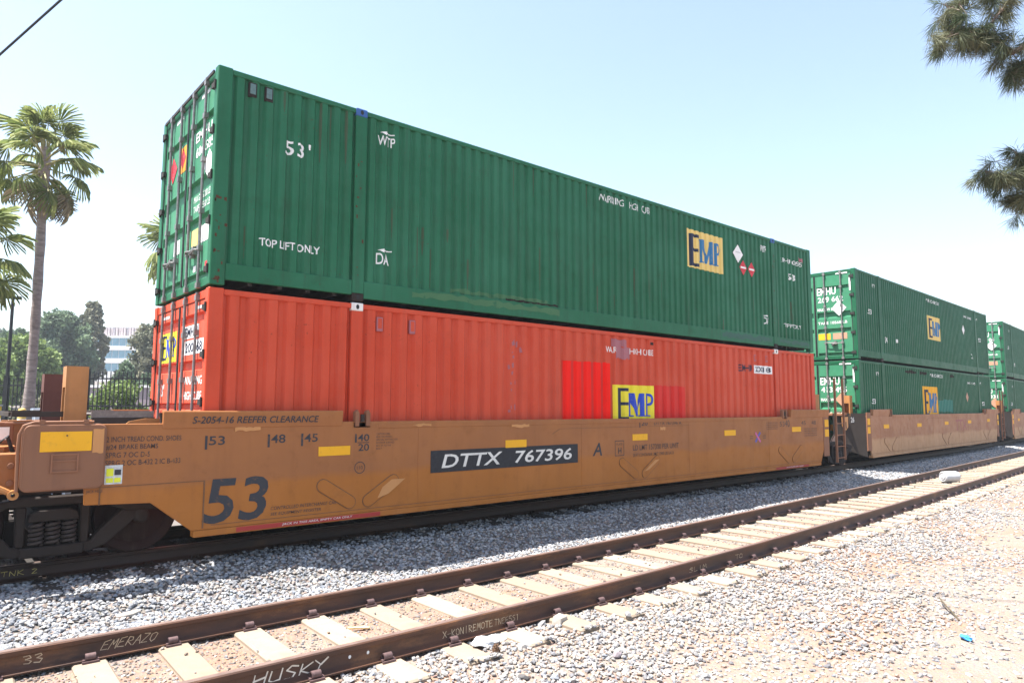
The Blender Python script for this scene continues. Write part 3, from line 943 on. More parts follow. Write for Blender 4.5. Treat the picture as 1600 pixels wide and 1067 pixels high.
M_scuffgrey = worn('grey_scrape', (0.030, 0.100, 0.075), (0.009, 0.095, 0.045), 0.95, 4)
for k_, (xa, xb, za, zb2, mt) in enumerate(((3.0, 6.2, 0.14, 0.29, M_scuff), (11.6, 13.9, 0.10, 0.28, M_scuffgrey), (14.3, 15.9, 0.14, 0.28, M_scuffgrey))):
    patch('scuff_mark', ragged(xa, za, xb, zb2, 26, 0.4 * (zb2 - za), 60 + k_), mt, w1, on_side(0.0005))
rr = random.Random(77)
for k_ in range(26):
    xa = rr.uniform(0.02, 0.16); za = rr.uniform(0.05, 1.1) ** 1.4
    patch('rust_chip', ragged(xa, za, xa + rr.uniform(0.012, 0.04), za + rr.uniform(0.015, 0.06), 4, 0.012, k_), M_rust, w1, on_side(-0.0065))
for k_ in range(22):
    xa = rr.choice((2.0, 14.0)) + rr.uniform(-0.01, 0.13); za = rr.uniform(0.12, 2.4)
    patch('rust_chip', ragged(xa, za, xa + rr.uniform(0.01, 0.03), za + rr.uniform(0.02, 0.08), 4, 0.012, k_), M_rust, w1, on_side(-0.0085))
# door stickers (y position, z) on the end facing -x
M_run_g = worn('rust_run_green', (0.045, 0.075, 0.035), (0.010, 0.10, 0.045), 0.95, 5)
M_run_o = worn('rust_run_orange', (0.26, 0.045, 0.028), (0.52, 0.054, 0.018), 0.95, 5)
rr = random.Random(91)
for wall_, sdd, mt, cnt in ((w1, s1, M_run_g, 34),):
    for k_ in range(cnt):
        xa = rr.uniform(0.3, 15.8); zt_ = CH - 0.09 if rr.random() < 0.5 else rr.uniform(0.5, 1.6); ln = rr.uniform(0.15, 0.9); wv = rr.uniform(0.008, 0.022)
        patch('rust_run', [(xa - wv * 0.3, zt_ - ln), (xa + wv * 0.3, zt_ - ln), (xa + wv, zt_ - ln * 0.4), (xa + wv * 0.8, zt_), (xa - wv * 0.8, zt_), (xa - wv, zt_ - ln * 0.4)], mt, wall_, sdd.on(0.002), sdd.br)
def door_text(body, ya, yb, za, zb, mat, door, o, x=0.026, bold=0.015):
    return letters(body, (ya, za - o, yb, zb - o), mat, door, on_end(x), bold=bold)
def door_rect(name, ya, yb, za, zb, mat, door, o, x=0.027):
    return patch(name, rect(ya, za - o, yb, zb - o), mat, door, on_end(x))
D = on_end(0.026)
door_text('EMHU', 0.93, 0.24, 5.70, 5.84, M_white_g, d1[0], zo)
door_text('606 585', 0.90, 0.16, 5.48, 5.62, M_white_g, d1[0], zo)
diamond('placard', 0.30, 5.26 - zo, 0.22, 0.20, M_white, d1[0], on_end(0.0225))
door_rect('sticker', 1.72, 1.36, 5.45, 5.83, M_orange_stick, d1[1], zo)
diamond('placard', 1.54, 5.66 - zo, 0.14, 0.15, M_red, d1[1], on_end(0.0235))
diamond('placard', 2.02, 5.60 - zo, 0.20, 0.20, M_red, d1[1], on_end(0.0225))
door_rect('sticker', 0.55, 0.19, 4.23, 4.46, M_white, d1[0], zo)
door_rect('sticker', 0.93, 0.66, 4.23, 4.46, M_yellow_pale, d1[0], zo)
door_rect('sticker', 1.80, 1.50, 4.25, 4.46, M_white, d1[1], zo)
door_text('MAX GW 67200 LB', 0.90, 0.20, 4.84, 4.93, M_white_g, d1[0], zo, bold=0.0)
door_text('TARE 10560 LB', 0.90, 0.20, 4.70, 4.79, M_white_g, d1[0], zo, bold=0.0)
door_rect('sticker', 0.30, 0.17, 3.87, 3.95, M_red, d1[0], zo)
for a in (0.80, 0.62): door_rect('sticker', a, a - 0.12, 3.87, 3.95, M_white, d1[0], zo)
for a in (0.75, 1.95): door_rect('sticker', a, a - 0.35, 6.28, 6.33, M_white, d1[0] if a < 1 else d1[1], zo)
MB().box(-0.02, 0.0, 0.14, CW - 0.14, CH - 0.07, CH - 0.03).build('rain_gutter', M_under, c1)

# --- orange, lower, nearest
c2, w2, d2, s2 = make_container((0, 0, 0.68), 0, M_orange, 'orange-red container under the green one in the nearest well car', GRP, pitch=0.272, depth=0.045, door_mat=M_orange_door,
                                bands=((2.50, 2.62), (1.86, 2.0), (1.34, 1.44)), rail_b=0.20)
castings(c2, M_white_cast, M_truck)
zo = 0.68
S = s2.on(0.004); S2 = s2.on(0.007); S3 = s2.on(0.010); B = s2.br
M_dark_red = paint('darker_red_paint', (0.60, 0.018, 0.012), fade=(0.66, 0.035, 0.025), dirt=(0.30, 0.03, 0.02), rust=0.2, dirt_amt=0.4)
seg2 = s2.segs[1]
for xa, xb, zt_, mats in ((6.30, 7.64, 2.94, (M_bright_red, M_dark_red)), (8.98, 10.07, 2.53, (M_dark_red, M_orange_red))):
    for (a, ya), (b, yb) in zip(seg2, seg2[1:]):
        lo_, hi_ = max(a, xa), min(b, xb)
        if hi_ - lo_ > 0.004:
            face = ya < 0.02 and yb < 0.02  # rib shade put into the colour: inner folds and right-facing slopes darker red
            patch('paint_stripe', rect(lo_, 1.60 - zo, hi_, zt_ - zo + random.uniform(-0.012, 0.012)), mats[0] if face or ya > yb else mats[1], w2, S)
patch('logo_panel', rect(7.71, 1.74 - zo, 8.97, 2.52 - zo), M_yellow, w2, S2, B)
poly_set('lettering', E_FACES, bx(7.82, 1.82, 8.20, 2.46, zo), M_navy, w2, s2.on(0.010), B)
poly_set('lettering', M_FACES, bx(8.14, 1.89, 8.94, 2.36, zo), M_blue, w2, s2.on(0.013), B)
poly_set('lettering', P_FACES, bx(8.14, 1.89, 8.94, 2.36, zo), M_blue, w2, s2.on(0.013), B)
letters('WARNING  HIGH CUBE', bx(7.48, 3.15, 8.97, 3.27, zo), M_white_o, w2, S, B, bold=0.006)
patch('paint_patch', ragged(7.78, 3.02 - zo, 8.25, 3.30 - zo, 8, 0.05, 8), M_purple, w2, S2, B)
patch('paint_patch', ragged(7.68, 3.26 - zo, 8.10, 3.44 - zo, 8, 0.04, 9), M_purple, w2, S3, B)
patch('paint_patch', ragged(8.88, 3.36 - zo, 9.0, 3.44 - zo, 4, 0.03, 10), M_truck, w2, S3, B)
letters('EMHU', bx(12.32, 2.95, 12.94, 3.12, zo), M_navy, w2, S, B, bold=0.02)
patch('lettering', rect(12.98, 2.92 - zo, 13.86, 3.12 - zo), M_white, w2, S, B)
letters('200168', bx(13.04, 2.96, 13.80, 3.09, zo), M_navy, w2, S2, B, bold=0.015)
for xx in (2.40, 2.97):
    vent(w2, s2, xx, 3.19 - zo, xx + 0.10, 3.40 - zo, M_purple, M_orange)
for xx in (13.0, 13.55):
    vent(w2, s2, xx, 3.22 - zo, xx + 0.10, 3.38 - zo, M_purple, M_orange)
rr = random.Random(4)
for k in range(16):
    xx = 4.95 + rr.uniform(0, 0.32); zz = 1.9 + rr.random() * 1.35; h = rr.uniform(0.03, 0.12)
    patch('scuff_mark', [(xx, zz - zo), (xx + rr.uniform(0.015, 0.045), zz - zo + 0.01), (xx + rr.uniform(0.01, 0.04), zz - zo + h), (xx - 0.005, zz - zo + h * 0.8)], M_purple, w2, S, B)
door_rect('logo_panel', 2.22, 1.42, 2.70, 3.13, M_yellow, d2[1], zo)
poly_set('lettering', [[(1 - a, b) for a, b in q][::-1] for q in E_FACES], (1.92, 2.74 - zo, 2.17, 3.10 - zo), M_navy, d2[1], on_end(0.024))
poly_set('lettering', [[(1 - a, b) for a, b in q][::-1] for q in M_FACES], (1.44, 2.78 - zo, 1.95, 3.04 - zo), M_blue, d2[1], on_end(0.022))
poly_set('lettering', [[(1 - a, b) for a, b in q][::-1] for q in P_FACES], (1.44, 2.78 - zo, 1.95, 3.04 - zo), M_blue, d2[1], on_end(0.022))
door_rect('sticker', 1.06, 0.42, 2.98, 3.15, M_white, d2[0], zo)
door_text('EMHU', 1.02, 0.48, 3.0, 3.13, M_navy, d2[0], zo, x=0.024)
door_rect('sticker', 1.02, 0.20, 2.76, 2.95, M_white, d2[0], zo)
door_text('200168', 0.98, 0.26, 2.79, 2.92, M_navy, d2[0], zo, x=0.024)
door_text('WARNING', 0.98, 0.20, 2.36, 2.47, M_white_o, d2[0], zo)
door_text('HIGH CUBE', 0.98, 0.20, 2.16, 2.27, M_white_o, d2[0], zo)
door_text("53'", 2.24, 1.95, 2.21, 2.39, M_white_o, d2[1], zo)
for a in (0.60, 2.15): door_rect('sticker', a, a - 0.3, 3.345, 3.385, M_white, d2[0] if a < 1 else d2[1], zo)

# --- stacks of the following cars
def far_green(loc, rz, label, upper, num, logo, logo_col, extra_dark=None):
    c, w, d, s = make_container(loc, rz, M_green2, label, GRP)
    castings(c, M_green2, M_truck)
    z0 = 0 if upper else 0
    T = s.on(0.004); T2 = s.on(0.008); T3 = s.on(0.012); br = s.br
    x0, za, x1, zb = logo
    patch('logo_panel', rect(x0, za, x1, zb), logo_col, w, T, br)
    wd, ht = x1 - x0, zb - za
    poly_set('lettering', E_FACES, (x0 + 0.06 * wd, za + 0.08 * ht, x0 + 0.36 * wd, zb - 0.1 * ht), M_navy, w, T2, br)
    poly_set('lettering', M_FACES, (x0 + 0.33 * wd, za + 0.18 * ht, x1 - 0.06 * wd, zb - 0.2 * ht), M_blue_old, w, T3, br)
    poly_set('lettering', P_FACES, (x0 + 0.33 * wd, za + 0.18 * ht, x1 - 0.06 * wd, zb - 0.2 * ht), M_blue_old, w, T3, br)
    letters('WARNING HIGH CUBE', (7.15, 2.58, 8.75, 2.70), M_white_g, w, T, br, bold=0.006)
    letters('53', (1.03, 1.52, 1.32, 1.68), M_white_g, w, T, br, bold=0.012)
    letters('53', (14.6, 1.50, 14.95, 1.67), M_white_g, w, T, br, bold=0.012)
    letters('DA', (2.45, 0.66, 2.70, 0.86), M_white_g, w, T, br, bold=0.012)
    letters('DA', (13.2, 0.66, 13.45, 0.86), M_white_g, w, T, br, bold=0.012)
    letters('WTP', (1.45, 2.43, 1.70, 2.56), M_white_g, w, T, br, bold=0.012)
    letters('WTP', (14.3, 2.43, 14.6, 2.55), M_white_g, w, T, br, bold=0.012)
    letters('EMHU ' + num, (12.3, 2.42, 13.5, 2.52), M_white_g, w, T, br, bold=0.006)
    diamond('placard', 12.1, 1.86, 0.2, 0.22, M_white if upper else M_brown_stick, w, on_side(0.004))
    door_text('EMHU', 1.22, 0.62, 2.12, 2.36, M_white_g, d[0], 0)
    door_text(num, 1.20, 0.40, 1.88, 2.06, M_white_g, d[0], 0)
    diamond('placard', 0.54, 1.66, 0.23, 0.25, M_white if upper else M_brown_stick, d[0], on_end(0.0225))
    door_text('MAX GW 67200', 1.22, 0.55, 1.60, 1.70, M_white_g, d[0], 0, bold=0.01)
    door_text('TARE 10560 LB', 1.22, 0.30, 1.16, 1.25, M_white_g, d[0], 0, bold=0.01)
    door_rect('sticker', 1.22, 0.84, 0.66, 0.86, M_amber if upper else M_orange_stick, d[0], 0)
    door_rect('sticker', 0.76, 0.32, 0.66, 0.86, M_brown_stick, d[0], 0)
    door_rect('sticker', 0.60, 0.24, 2.76, 2.80, M_white, d[0], 0, 0.018)
    door_rect('sticker', 0.20, 0.15, 2.20, 2.65, M_white, d[0], 0, 0.020)
    return c, w, d, s
U2, R2 = (19.56, 0.20), 0.042
U3, R3 = (39.10, 1.05), 0.072
c3, w3, d3, s3 = far_green((U2[0], U2[1], 3.6), R2, 'green upper container of the second stack, pale sunlit doors numbered 269662', True, '269 662', (7.2, 1.12, 8.8, 2.05), M_yellow_pale)
patch('placard', rect(3.6, 0.74, 3.78, 0.86), M_white, w3, s3.on(0.006), s3.br)
c4, w4, d4, s4 = far_green((U2[0], U2[1], 0.68), R2, 'green lower container of the second stack, orange-yellow logo cut off by the car edge', False, '413 495', (6.2, 1.0, 7.95, 2.20), M_amber)
M_teal = worn('teal_paint_patch', (0.02, 0.17, 0.13), GREEN, 0.2)
patch('paint_patch', ragged(8.0, 1.2, 9.9, 1.75, 10, 0.08, 21), M_teal, w4, s4.on(0.006), s4.br)
for k, (a, b) in enumerate(((4.4, 5.6), (5.9, 6.8), (9.8, 10.3))):
    patch('scuff_mark', ragged(a, 2.62, b, 2.76, 8, 0.05, 30 + k), M_truck, w4, s4.on(0.006), s4.br)
c5, w5, d5, s5 = far_green((U3[0], U3[1], 3.6), R3, 'green upper container of the third stack, cut by the right edge of the photo', True, '284 104', (7.2, 1.12, 8.8, 2.05), M_yellow_pale)
c6, w6, d6, s6 = far_green((U3[0], U3[1], 0.68), R3, 'green lower container of the third stack, cut by the right edge of the photo', False, '270 331', (6.6, 1.0, 8.1, 2.20), M_amber)

# ------------------------------------------------------------------ wheel trucks
def make_truck(parent, cx, rz=0.0):
    t = empty('wheel_truck', (cx, 1.295, 0), rz, parent)
    za, hw = ZT + 0.457, 0.88
    for sgn in (-1, 1):
        y0 = sgn * 1.0
        f = MB()
        a, b = y0 - 0.075, y0 + 0.075
        f.prism_y([(-1.08, 0.84), (-1.02, 0.96), (-0.62, 1.02), (-0.32, 1.08), (0.32, 1.08), (0.62, 1.02), (1.02, 0.96), (1.08, 0.84), (0.72, 0.86), (0.42, 0.98), (-0.42, 0.98), (-0.72, 0.86)], a, b)
        for m in (-1, 1):
            q = [(m * 0.24, 0.545), (m * 0.24, 0.45), (m * 0.36, 0.45), (m * 0.52, 0.50), (m * 0.86, 0.80), (m * 0.98, 0.86), (m * 0.66, 0.87), (m * 0.42, 0.63), (m * 0.37, 0.56)]
            f.prism_y(q if m > 0 else q[::-1], a - 0.004, b + 0.004)
            q = [(m * 0.26, 0.55), (m * 0.34, 0.55), (m * 0.35, 0.98), (m * 0.25, 0.98)]
            f.prism_y(q if m > 0 else q[::-1], a + 0.006, b - 0.006)
        f.box(-0.30, 0.30, a - 0.03, b + 0.03, 0.44, 0.548)
        f.build('side_frame', M_truck, t, bevel=0.014)
        # bolster end in the window
        bo = MB().prism_y([(-0.24, 0.82), (0.24, 0.82), (0.22, 0.90), (0.14, 0.94), (-0.14, 0.94), (-0.22, 0.90)], y0 - 0.11, y0 + 0.06)
        bo.build('bolster', M_truck, t, bevel=0.01)
        for k in (-1, 0, 1):
            pts = []
            turns, n = 5, 64
            for i in range(n + 1):
                an = 2 * math.pi * turns * i / n
                pts.append((k * 0.152 + 0.058 * math.cos(an), y0 + 0.045 * sgn + 0.058 * math.sin(an), 0.56 + 0.235 * i / n))
            MB().tube(pts, 0.0185, 6).build('spring', M_spring, t, smooth=True)
            MB().tube([(p_[0] + 0.07, p_[1] - sgn * 0.135, p_[2]) for p_ in pts[::2]], 0.022, 5).build('spring', M_truck, t)  # inner spring row, added to block light through the frame window
        for m in (-1, 1):
            bx_, yy = m * hw, sgn * 0.98
            MB().lathe([(0.0, 0.12 * sgn), (0.055, 0.12 * sgn), (0.075, 0.105 * sgn), (0.085, 0.09 * sgn), (0.085, -0.08 * sgn)], (bx_, yy, za), 'y', 20).build('bearing_cap', M_truck, t, smooth=True)
    for m in (-1, 1):
        ax = MB().tube([(m * hw, -1.0, za), (m * hw, 1.0, za)], 0.075, 12)
        ax.build('axle', M_wheel, t, smooth=True)
        for sgn in (-1, 1):
            pr = [(0.075, 0.06), (0.11, 0.07), (0.16, 0.03), (0.34, 0.015), (0.385, 0.055), (0.447, 0.06), (0.457, 0.05), (0.459, -0.055), (0.486, -0.065), (0.484, -0.085), (0.39, -0.085), (0.34, -0.03), (0.12, -0.05), (0.075, -0.06)]
            MB().lathe([(r, h * sgn) for r, h in pr], (m * hw, sgn * 0.7535, za), 'y', 40).build('wheel', M_wheel, t, smooth=True)
    MB().box(-0.18, 0.18, -0.95, 0.95, 0.66, 0.93).build('bolster', M_truck, t)
    for m in (-1, 1):
        MB().box(m * 0.36 - 0.05, m * 0.36 + 0.05, -0.78, 0.78, 0.52, 0.80).box(m * 0.40 - 0.03, m * 0.40 + 0.03, -0.66, -0.58, 0.60, 1.02).build('brake_beam', M_truck, t)  # beams added to block the bright ground seen behind the springs
    MB().box(-0.34, 0.34, -0.05, 0.05, 0.40, 0.66).build('brake_rigging', M_truck, t)
    return t

# ------------------------------------------------------------------ well cars
YN, YB = -0.15, CW + 0.15
def slot_plate(parent, mat, cx, cz, left, w=0.56, h=0.30, y=YN):
    """one leg of the V of pressed, round-ended slots"""
    s_ = -1 if left else 1
    a = Vector((cx - s_ * w * 0.36, 0, cz - h * 0.42)); b = Vector((cx + s_ * w * 0.36, 0, cz + h * 0.42))
    def outline(r):
        d = (b - a).normalized(); nn = Vector((-d.z, 0, d.x))
        pts = []
        for k in range(7):
            t = math.pi * k / 6
            pts.append(b + nn * (-r * math.cos(t)) * -1 * -1 + d * r * math.sin(t)) if False else pts.append(b + d * (r * math.sin(t)) + nn * (r * math.cos(t)))
        for k in range(7):
            t = math.pi * k / 6
            pts.append(a - d * (r * math.sin(t)) - nn * (r * math.cos(t)))
        return [(p.x, p.z) for p in pts]
    o = MB().prism_y(outline(0.095), y - 0.005, y + 0.002).build('slot_plate', M_seam, parent)
    MB().prism_y(outline(0.084), y - 0.012, y - 0.003).build('slot_cover', mat, parent, bevel=0.003)

def post(parent, x, y, mat, w=0.22, d=0.24, z0=1.80, z1=2.525, slot=-1):
    """upright box post, open slot in the face towards -x (or +x)"""
    t = 0.03
    mb = MB()
    mb.box(x, x + w, y, y + t, z0, z1)
    mb.box(x, x + w, y + d - t, y + d, z0, z1)
    if slot < 0:
        mb.box(x + w - t, x + w, y + t, y + d - t, z0, z1)
        mb.box(x, x + t, y + t, y + d - t, z1 - 0.24, z1)
        mb.box(x + t, x + w - t, y + t, y + d - t, z1 - t, z1)
    else:
        mb.box(x, x + t, y + t, y + d - t, z0, z1)
        mb.box(x + w - t, x + w, y + t, y + d - t, z1 - 0.24, z1)
        mb.box(x + t, x + w - t, y + t, y + d - t, z1 - t, z1)
    return mb.build('guide_post', mat, parent)

def middle_end(root, x0, dirn, mat, near_details=True):
    """articulated end at local x0, pointing in +x (dirn 1) or -x (dirn -1)"""
    X = lambda t: x0 + dirn * t
    def b(mb, t0, t1, *r):
        a, c = sorted((X(t0), X(t1))); return mb.box(a, c, *r)
    # slanted end sheets towards the pivot
    for ya, yb_ in ((YN + 0.02, 0.62), (YB - 0.02, CW - 0.62)):
        mb = MB()
        q = [(X(0.30), ya), (X(0.33), ya), (X(0.98), yb_), (X(0.95), yb_)]
        mb.add([(p[0], p[1], 0.56) for p in q[:2]] + [(p[0], p[1], 0.90) for p in q[2:]] + [(p[0], p[1], 1.90) for p in q],
               [(0, 1, 2, 3), (4, 7, 6, 5), (0, 4, 5, 1), (1, 5, 6, 2), (2, 6, 7, 3), (3, 7, 4, 0)])
        mb.build('end_sheet', M_cardark, root)
    b(MB(), 0.02, 0.95, 0.30, CW - 0.30, 1.82, 1.90).build('end_platform', M_carend, root, bevel=0.01)
    b(MB(), 0.60, 1.70, 0.95, CW - 0.95, 1.0, 1.45).build('draft_sill', M_cardark, root)
    for zz in (1.545, 1.28):
        a, c = sorted((X(0.10), X(0.32)))
        MB().box(a, c, YN - 0.016, YN - 0.010, zz, zz + 0.20).build('reflector', M_amber, root)
    a, c = sorted((X(0.02), X(0.34)))
    MB().prism_y([(a, 0.75), (c, 0.75), (c, 1.93), (a, 1.93)], YN - 0.010, YN + 0.02).build('end_stiffener', M_carend, root)
    for yy in (0.22, CW - 0.46):
        post(root, X(0.42) if dirn > 0 else X(0.64), yy, M_tanpost if yy < 1 else M_brownpost, slot=dirn, z1=2.45)
M_tanpost = paint('tan_post_paint', (0.36, 0.16, 0.052), rust=0.2, dirt_amt=0.3)

def ladder(root, x, y, z0=0.55, z1=2.90, w=0.50):
    la = MB()
    for xx in (x, x + w):
        la.box(xx - 0.022, xx + 0.022, y - 0.008, y + 0.045, z0 if xx == x else z0 + 0.06, z1)
    o = la.build('ladder', M_carend, root)
    for k in range(5):
        zz = z0 + 0.12 + 0.32 * k
        MB().tube([(x, y + 0.01, zz), (x + w, y + 0.01, zz)], 0.014, 6).build('rung', M_carend, o)
    return o

def make_car(loc, rz, mat, label, left='middle', right='middle', lettered=False):
    root = empty('well_car', (loc[0], loc[1], 0), rz)
    tag(root, label, 'well car', 'well cars of the train')
    xl = -1.30 if left == 'coupler' else 0.30
    for side, y in (('near', YN), ('far', YB)):
        sg = 1 if side == 'near' else -1
        y0, y1 = sorted((y, y + sg * 0.045))
        if left == 'coupler':
            poly = [(-1.80, 1.88), (-1.80, 1.20), (-1.25, 1.19), (-1.24, 1.00), (-0.58, 0.97), (-0.12, 0.60), (16.05, 0.60), (16.52, 1.50), (16.56, 1.83)]
        else:
            poly = [(0.02, 1.83), (0.06, 1.50), (0.36, 0.60), (16.05, 0.60), (16.52, 1.50), (16.56, 1.83)]
        sp = MB().prism_y(poly, y0, y1).build('side_panel', mat, root, bevel=0.006)
        if side == 'near': panel = sp
        # bottom chord and top chord
        c0, c1_ = sorted((y - sg * 0.012, y + sg * 0.12))
        MB().box(-0.10 if left == 'coupler' else 0.40, 16.02, c0, c1_, 0.52, 0.598).build('bottom_chord', mat, root, bevel=0.008)
        c0, c1_ = sorted((y - sg * 0.006, y + sg * 0.10))
        MB().box(2.36, 14.10, c0, c1_, 1.765, 1.842).build('top_chord', mat, root, bevel=0.008)
        # raised container guides at the ends, sloping outwards to a lit top lip
        for gx0, gx1 in (((-0.49, 1.80) if left == 'coupler' else (0.55, 2.0)), (14.42, 16.56)):
            p0 = [(y - sg * 0.010, 1.815), (y - sg * 0.028, 2.005), (y - sg * 0.022, 2.022), (y + sg * 0.075, 2.022), (y + sg * 0.06, 1.815)]
            MB().prism_x(p0 if sg > 0 else p0[::-1], gx0, gx1).build('guide_rail', mat, root, bevel=0.004)
        # lift-post latches
        for lx in (1.99, 13.98):
            mb = MB()
            for dx in (0.0, 0.17):
                q = [(lx + dx, 1.80), (lx + dx + 0.06, 1.80), (lx + dx + 0.065, 1.98), (lx + dx + 0.035, 2.035), (lx + dx - 0.005, 2.0)]
                mb.prism_y(q, min(y - sg * 0.03, y + sg * 0.05), max(y - sg * 0.03, y + sg * 0.05))
            mb.box(lx - 0.02, lx + 0.25, min(y, y + sg * 0.10), max(y, y + sg * 0.10), 1.78, 1.86)
            la = mb.build('latch', M_carend, root, bevel=0.006)
            MB().tube([(lx + 0.115, y - sg * 0.01, 1.86), (lx + 0.115, y - sg * 0.01, 1.97)], 0.03, 8).build('latch_pin', M_cardark, la, smooth=True)
    # cross beams, and an unseen floor pan added to block light
    fl = MB().box(0.25, 15.95, 0.0, CW, 0.545, 0.60)
    for k in range(7):
        xx = 0.6 + k * 2.45
        fl.box(xx, xx + 0.3, -0.02, CW + 0.02, 0.61, 0.675)
    fl.build('well_floor', M_cardark, root)
    if right == 'middle':
        middle_end(root, 16.20, 1, mat)
        ladder(root, 16.92, YN - 0.06)
    if left == 'middle':
        middle_end(root, 0.36, -1, mat)
    for cx in ((2.0, 8.2, 14.3)):
        for lf in (True, False):
            slot_plate(panel, mat, cx + (-0.26 if lf else 0.43), 0.885, lf)
    for (xx, za) in ((1.46, 1.41), (4.77, 1.40), (8.06, 1.42), (11.33, 1.43), (14.48, 1.45)):
        MB().box(xx, xx + 0.47, YN - 0.006, YN - 0.001, za, za + 0.125).build('reflector', M_amber, panel)
    # weld seams
    for xx in (3.05, 6.6, 9.95, 13.3):
        MB().box(xx, xx + 0.007, YN - 0.003, YN, 0.655, 1.76).build('weld_seam', mat, panel)
    MB().box(0.10, 16.0, YN - 0.004, YN, 0.645, 0.652).build('weld_seam', M_seam, panel)
    MB().box(6.05, 10.0, YN - 0.0035, YN, 1.688, 1.694).build('weld_seam', M_seam, panel)
    for a, b2 in ((5.85, 6.05),):
        MB().prism_y([(a, 1.60), (a + 0.02, 1.60), (b2 + 0.01, 1.694), (b2 - 0.01, 1.694)], YN - 0.0035, YN).build('weld_seam', M_seam, panel)
    return root, panel

car1, p1 = make_car((0, 0), 0, M_car, 'ochre well car marked DTTX 767396 carrying the orange container', left='coupler', lettered=True)
make_truck(car1, -1.46)
make_truck(car1, 17.86, 0.02)
car2, p2 = make_car(U2, R2, M_car2, 'faded pinkish-tan well car in the middle, under the second green stack')
make_truck(car2, 18.0, 0.015)
car3, p3 = make_car(U3, R3, M_car2, 'faded well car at the right edge of the photo under the third stack')
make_truck(car3, 18.0, 0.015)

# --- lettering of the nearest car
O = on_side(YN - 0.004)
O2 = on_side(YN - 0.007)
def tick(x, z0, z1): patch('lettering', rect(x, z0, x + 0.028, z1), M_slate, p1, O)
letters('S-2054-16 REEFER CLEARANCE', (-0.17, 1.868, 1.44, 1.955), M_slate, p1, lambda a, b: (a, YN - 0.0155 - (b - 1.815) * 0.095 - 0.003, b), shear=0.18, bold=0.012)
for xx, body in ((-0.01, '53'), (0.76, '48'), (1.21, '45')):
    tick(xx, 1.555, 1.72)
    letters(body, (xx + 0.045, 1.605, xx + 0.235, 1.715), M_slate, p1, O, bold=0.012)
tick(2.0, 1.575, 1.695)
letters('40', (2.045, 1.59, 2.225, 1.69), M_slate, p1, O, bold=0.012)
letters('20', (2.055, 1.455, 2.225, 1.555), M_slate, p1, O, bold=0.012)
patch('lettering', rect(2.04, 1.567, 2.225, 1.577), M_slate, p1, O)
for k, body in enumerate(('CAPTION CARS', 'BUILT IN WORKS', 'SPECIAL FITTING USE', 'INTERIOR SURFACE', 'BOX ST TO THE', 'BUILT')):
    letters(body, (2.34, 1.675 - 0.042 * k, 2.34 + 0.03 * len(body) * 0.62, 1.70 - 0.042 * k), M_slate2, p1, O)
for k, (body, w_) in enumerate((('2 INCH TREAD COND. SHOES', 0.78), ('#24 BRAKE BEAMS', 0.53), ('SPRG 7 OC D-5', 0.45), ('SPRG 2 OC B-432 2 IC B-433', 0.78))):
    letters(body, (-1.06, 1.675 - 0.088 * k, -1.06 + w_, 1.735 - 0.088 * k), M_slate2, p1, O, bold=0.008)
letters('53', (-0.01, 0.66, 0.79, 1.20), M_slate, p1, O, shear=0.12, bold=0.016)
letters('CONTROLLED INTERCHANGE CAR', (0.83, 0.755, 1.74, 0.80), M_slate2, p1, O, shear=0.15, bold=0.004)
letters('SEE EQUIPMENT REGISTER', (0.83, 0.68, 1.52, 0.725), M_slate2, p1, O, shear=0.15, bold=0.004)
MB().box(0.40, 2.42, YN - 0.0155, YN - 0.0125, 0.535, 0.590).build('warning_strip', M_redstrip, p1)
letters('JACK IN THIS AREA, EMPTY CAR ONLY', (0.98, 0.545, 1.98, 0.58), M_letterwhite, p1, on_side(YN - 0.018), shear=0.15)
MB().box(13.6, 15.3, YN - 0.0155, YN - 0.0125, 0.535, 0.590).build('warning_strip', M_redstrip, p1)
letters('JACK IN THIS AREA, EMPTY CAR ONLY', (14.1, 0.545, 15.0, 0.58), M_letterwhite, p1, on_side(YN - 0.018), shear=0.15)
MB().box(3.28, 6.50, YN - 0.005, YN - 0.001, 1.075, 1.41).build('number_panel', M_panelblack, p1)
letters('DTTX', (3.48, 1.14, 4.70, 1.345), M_letterwhite, p1, O2, shear=0.2, bold=0.014)
letters('767396', (4.98, 1.14, 6.34, 1.345), M_letterwhite, p1, O2, shear=0.12, bold=0.014)
letters('A', (6.90, 1.17, 7.16, 1.41), M_slate, p1, O, shear=0.2, bold=0.012)
for r_ in (rect(7.53, 1.14, 7.80, 1.155), rect(7.53, 1.42, 7.80, 1.435), rect(7.53, 1.155, 7.545, 1.42), rect(7.785, 1.155, 7.80, 1.42)):
    patch('lettering', r_, M_slate2, p1, O)
letters('PLATE', (7.58, 1.34, 7.75, 1.385), M_slate2, p1, O); letters('H', (7.62, 1.18, 7.72, 1.30), M_slate2, p1, O, bold=0.02)
letters('LD LMT 157300 PER UNIT', (8.07, 1.225, 9.58, 1.335), M_slate2, p1, O, bold=0.01)
letters('20 FT CONTAINER LIMIT 52900 LBS EACH', (8.07, 1.10, 9.40, 1.165), M_slate2, p1, O, bold=0.004)
tick(8.28, 1.67, 1.80)
letters('20', (8.34, 1.71, 8.54, 1.79), M_slate, p1, O, bold=0.012)
letters('DTTX 767396 A', (8.75, 1.715, 9.69, 1.785), M_slate2, p1, O, bold=0.01)
ring = [[(2.085 + r0 * math.cos(a0), 1.225 + r0 * math.sin(a0)) for r0, a0 in ((0.085, t0), (0.085, t1), (0.073, t1), (0.073, t0))] for t0, t1 in ((2 * math.pi * k / 20, 2 * math.pi * (k + 1) / 20) for k in range(20))]
poly_set('lettering', ring, (0, 0, 1, 1), M_slate2, p1, O)
letters('110', (2.04, 1.20, 2.13, 1.25), M_slate2, p1, O)
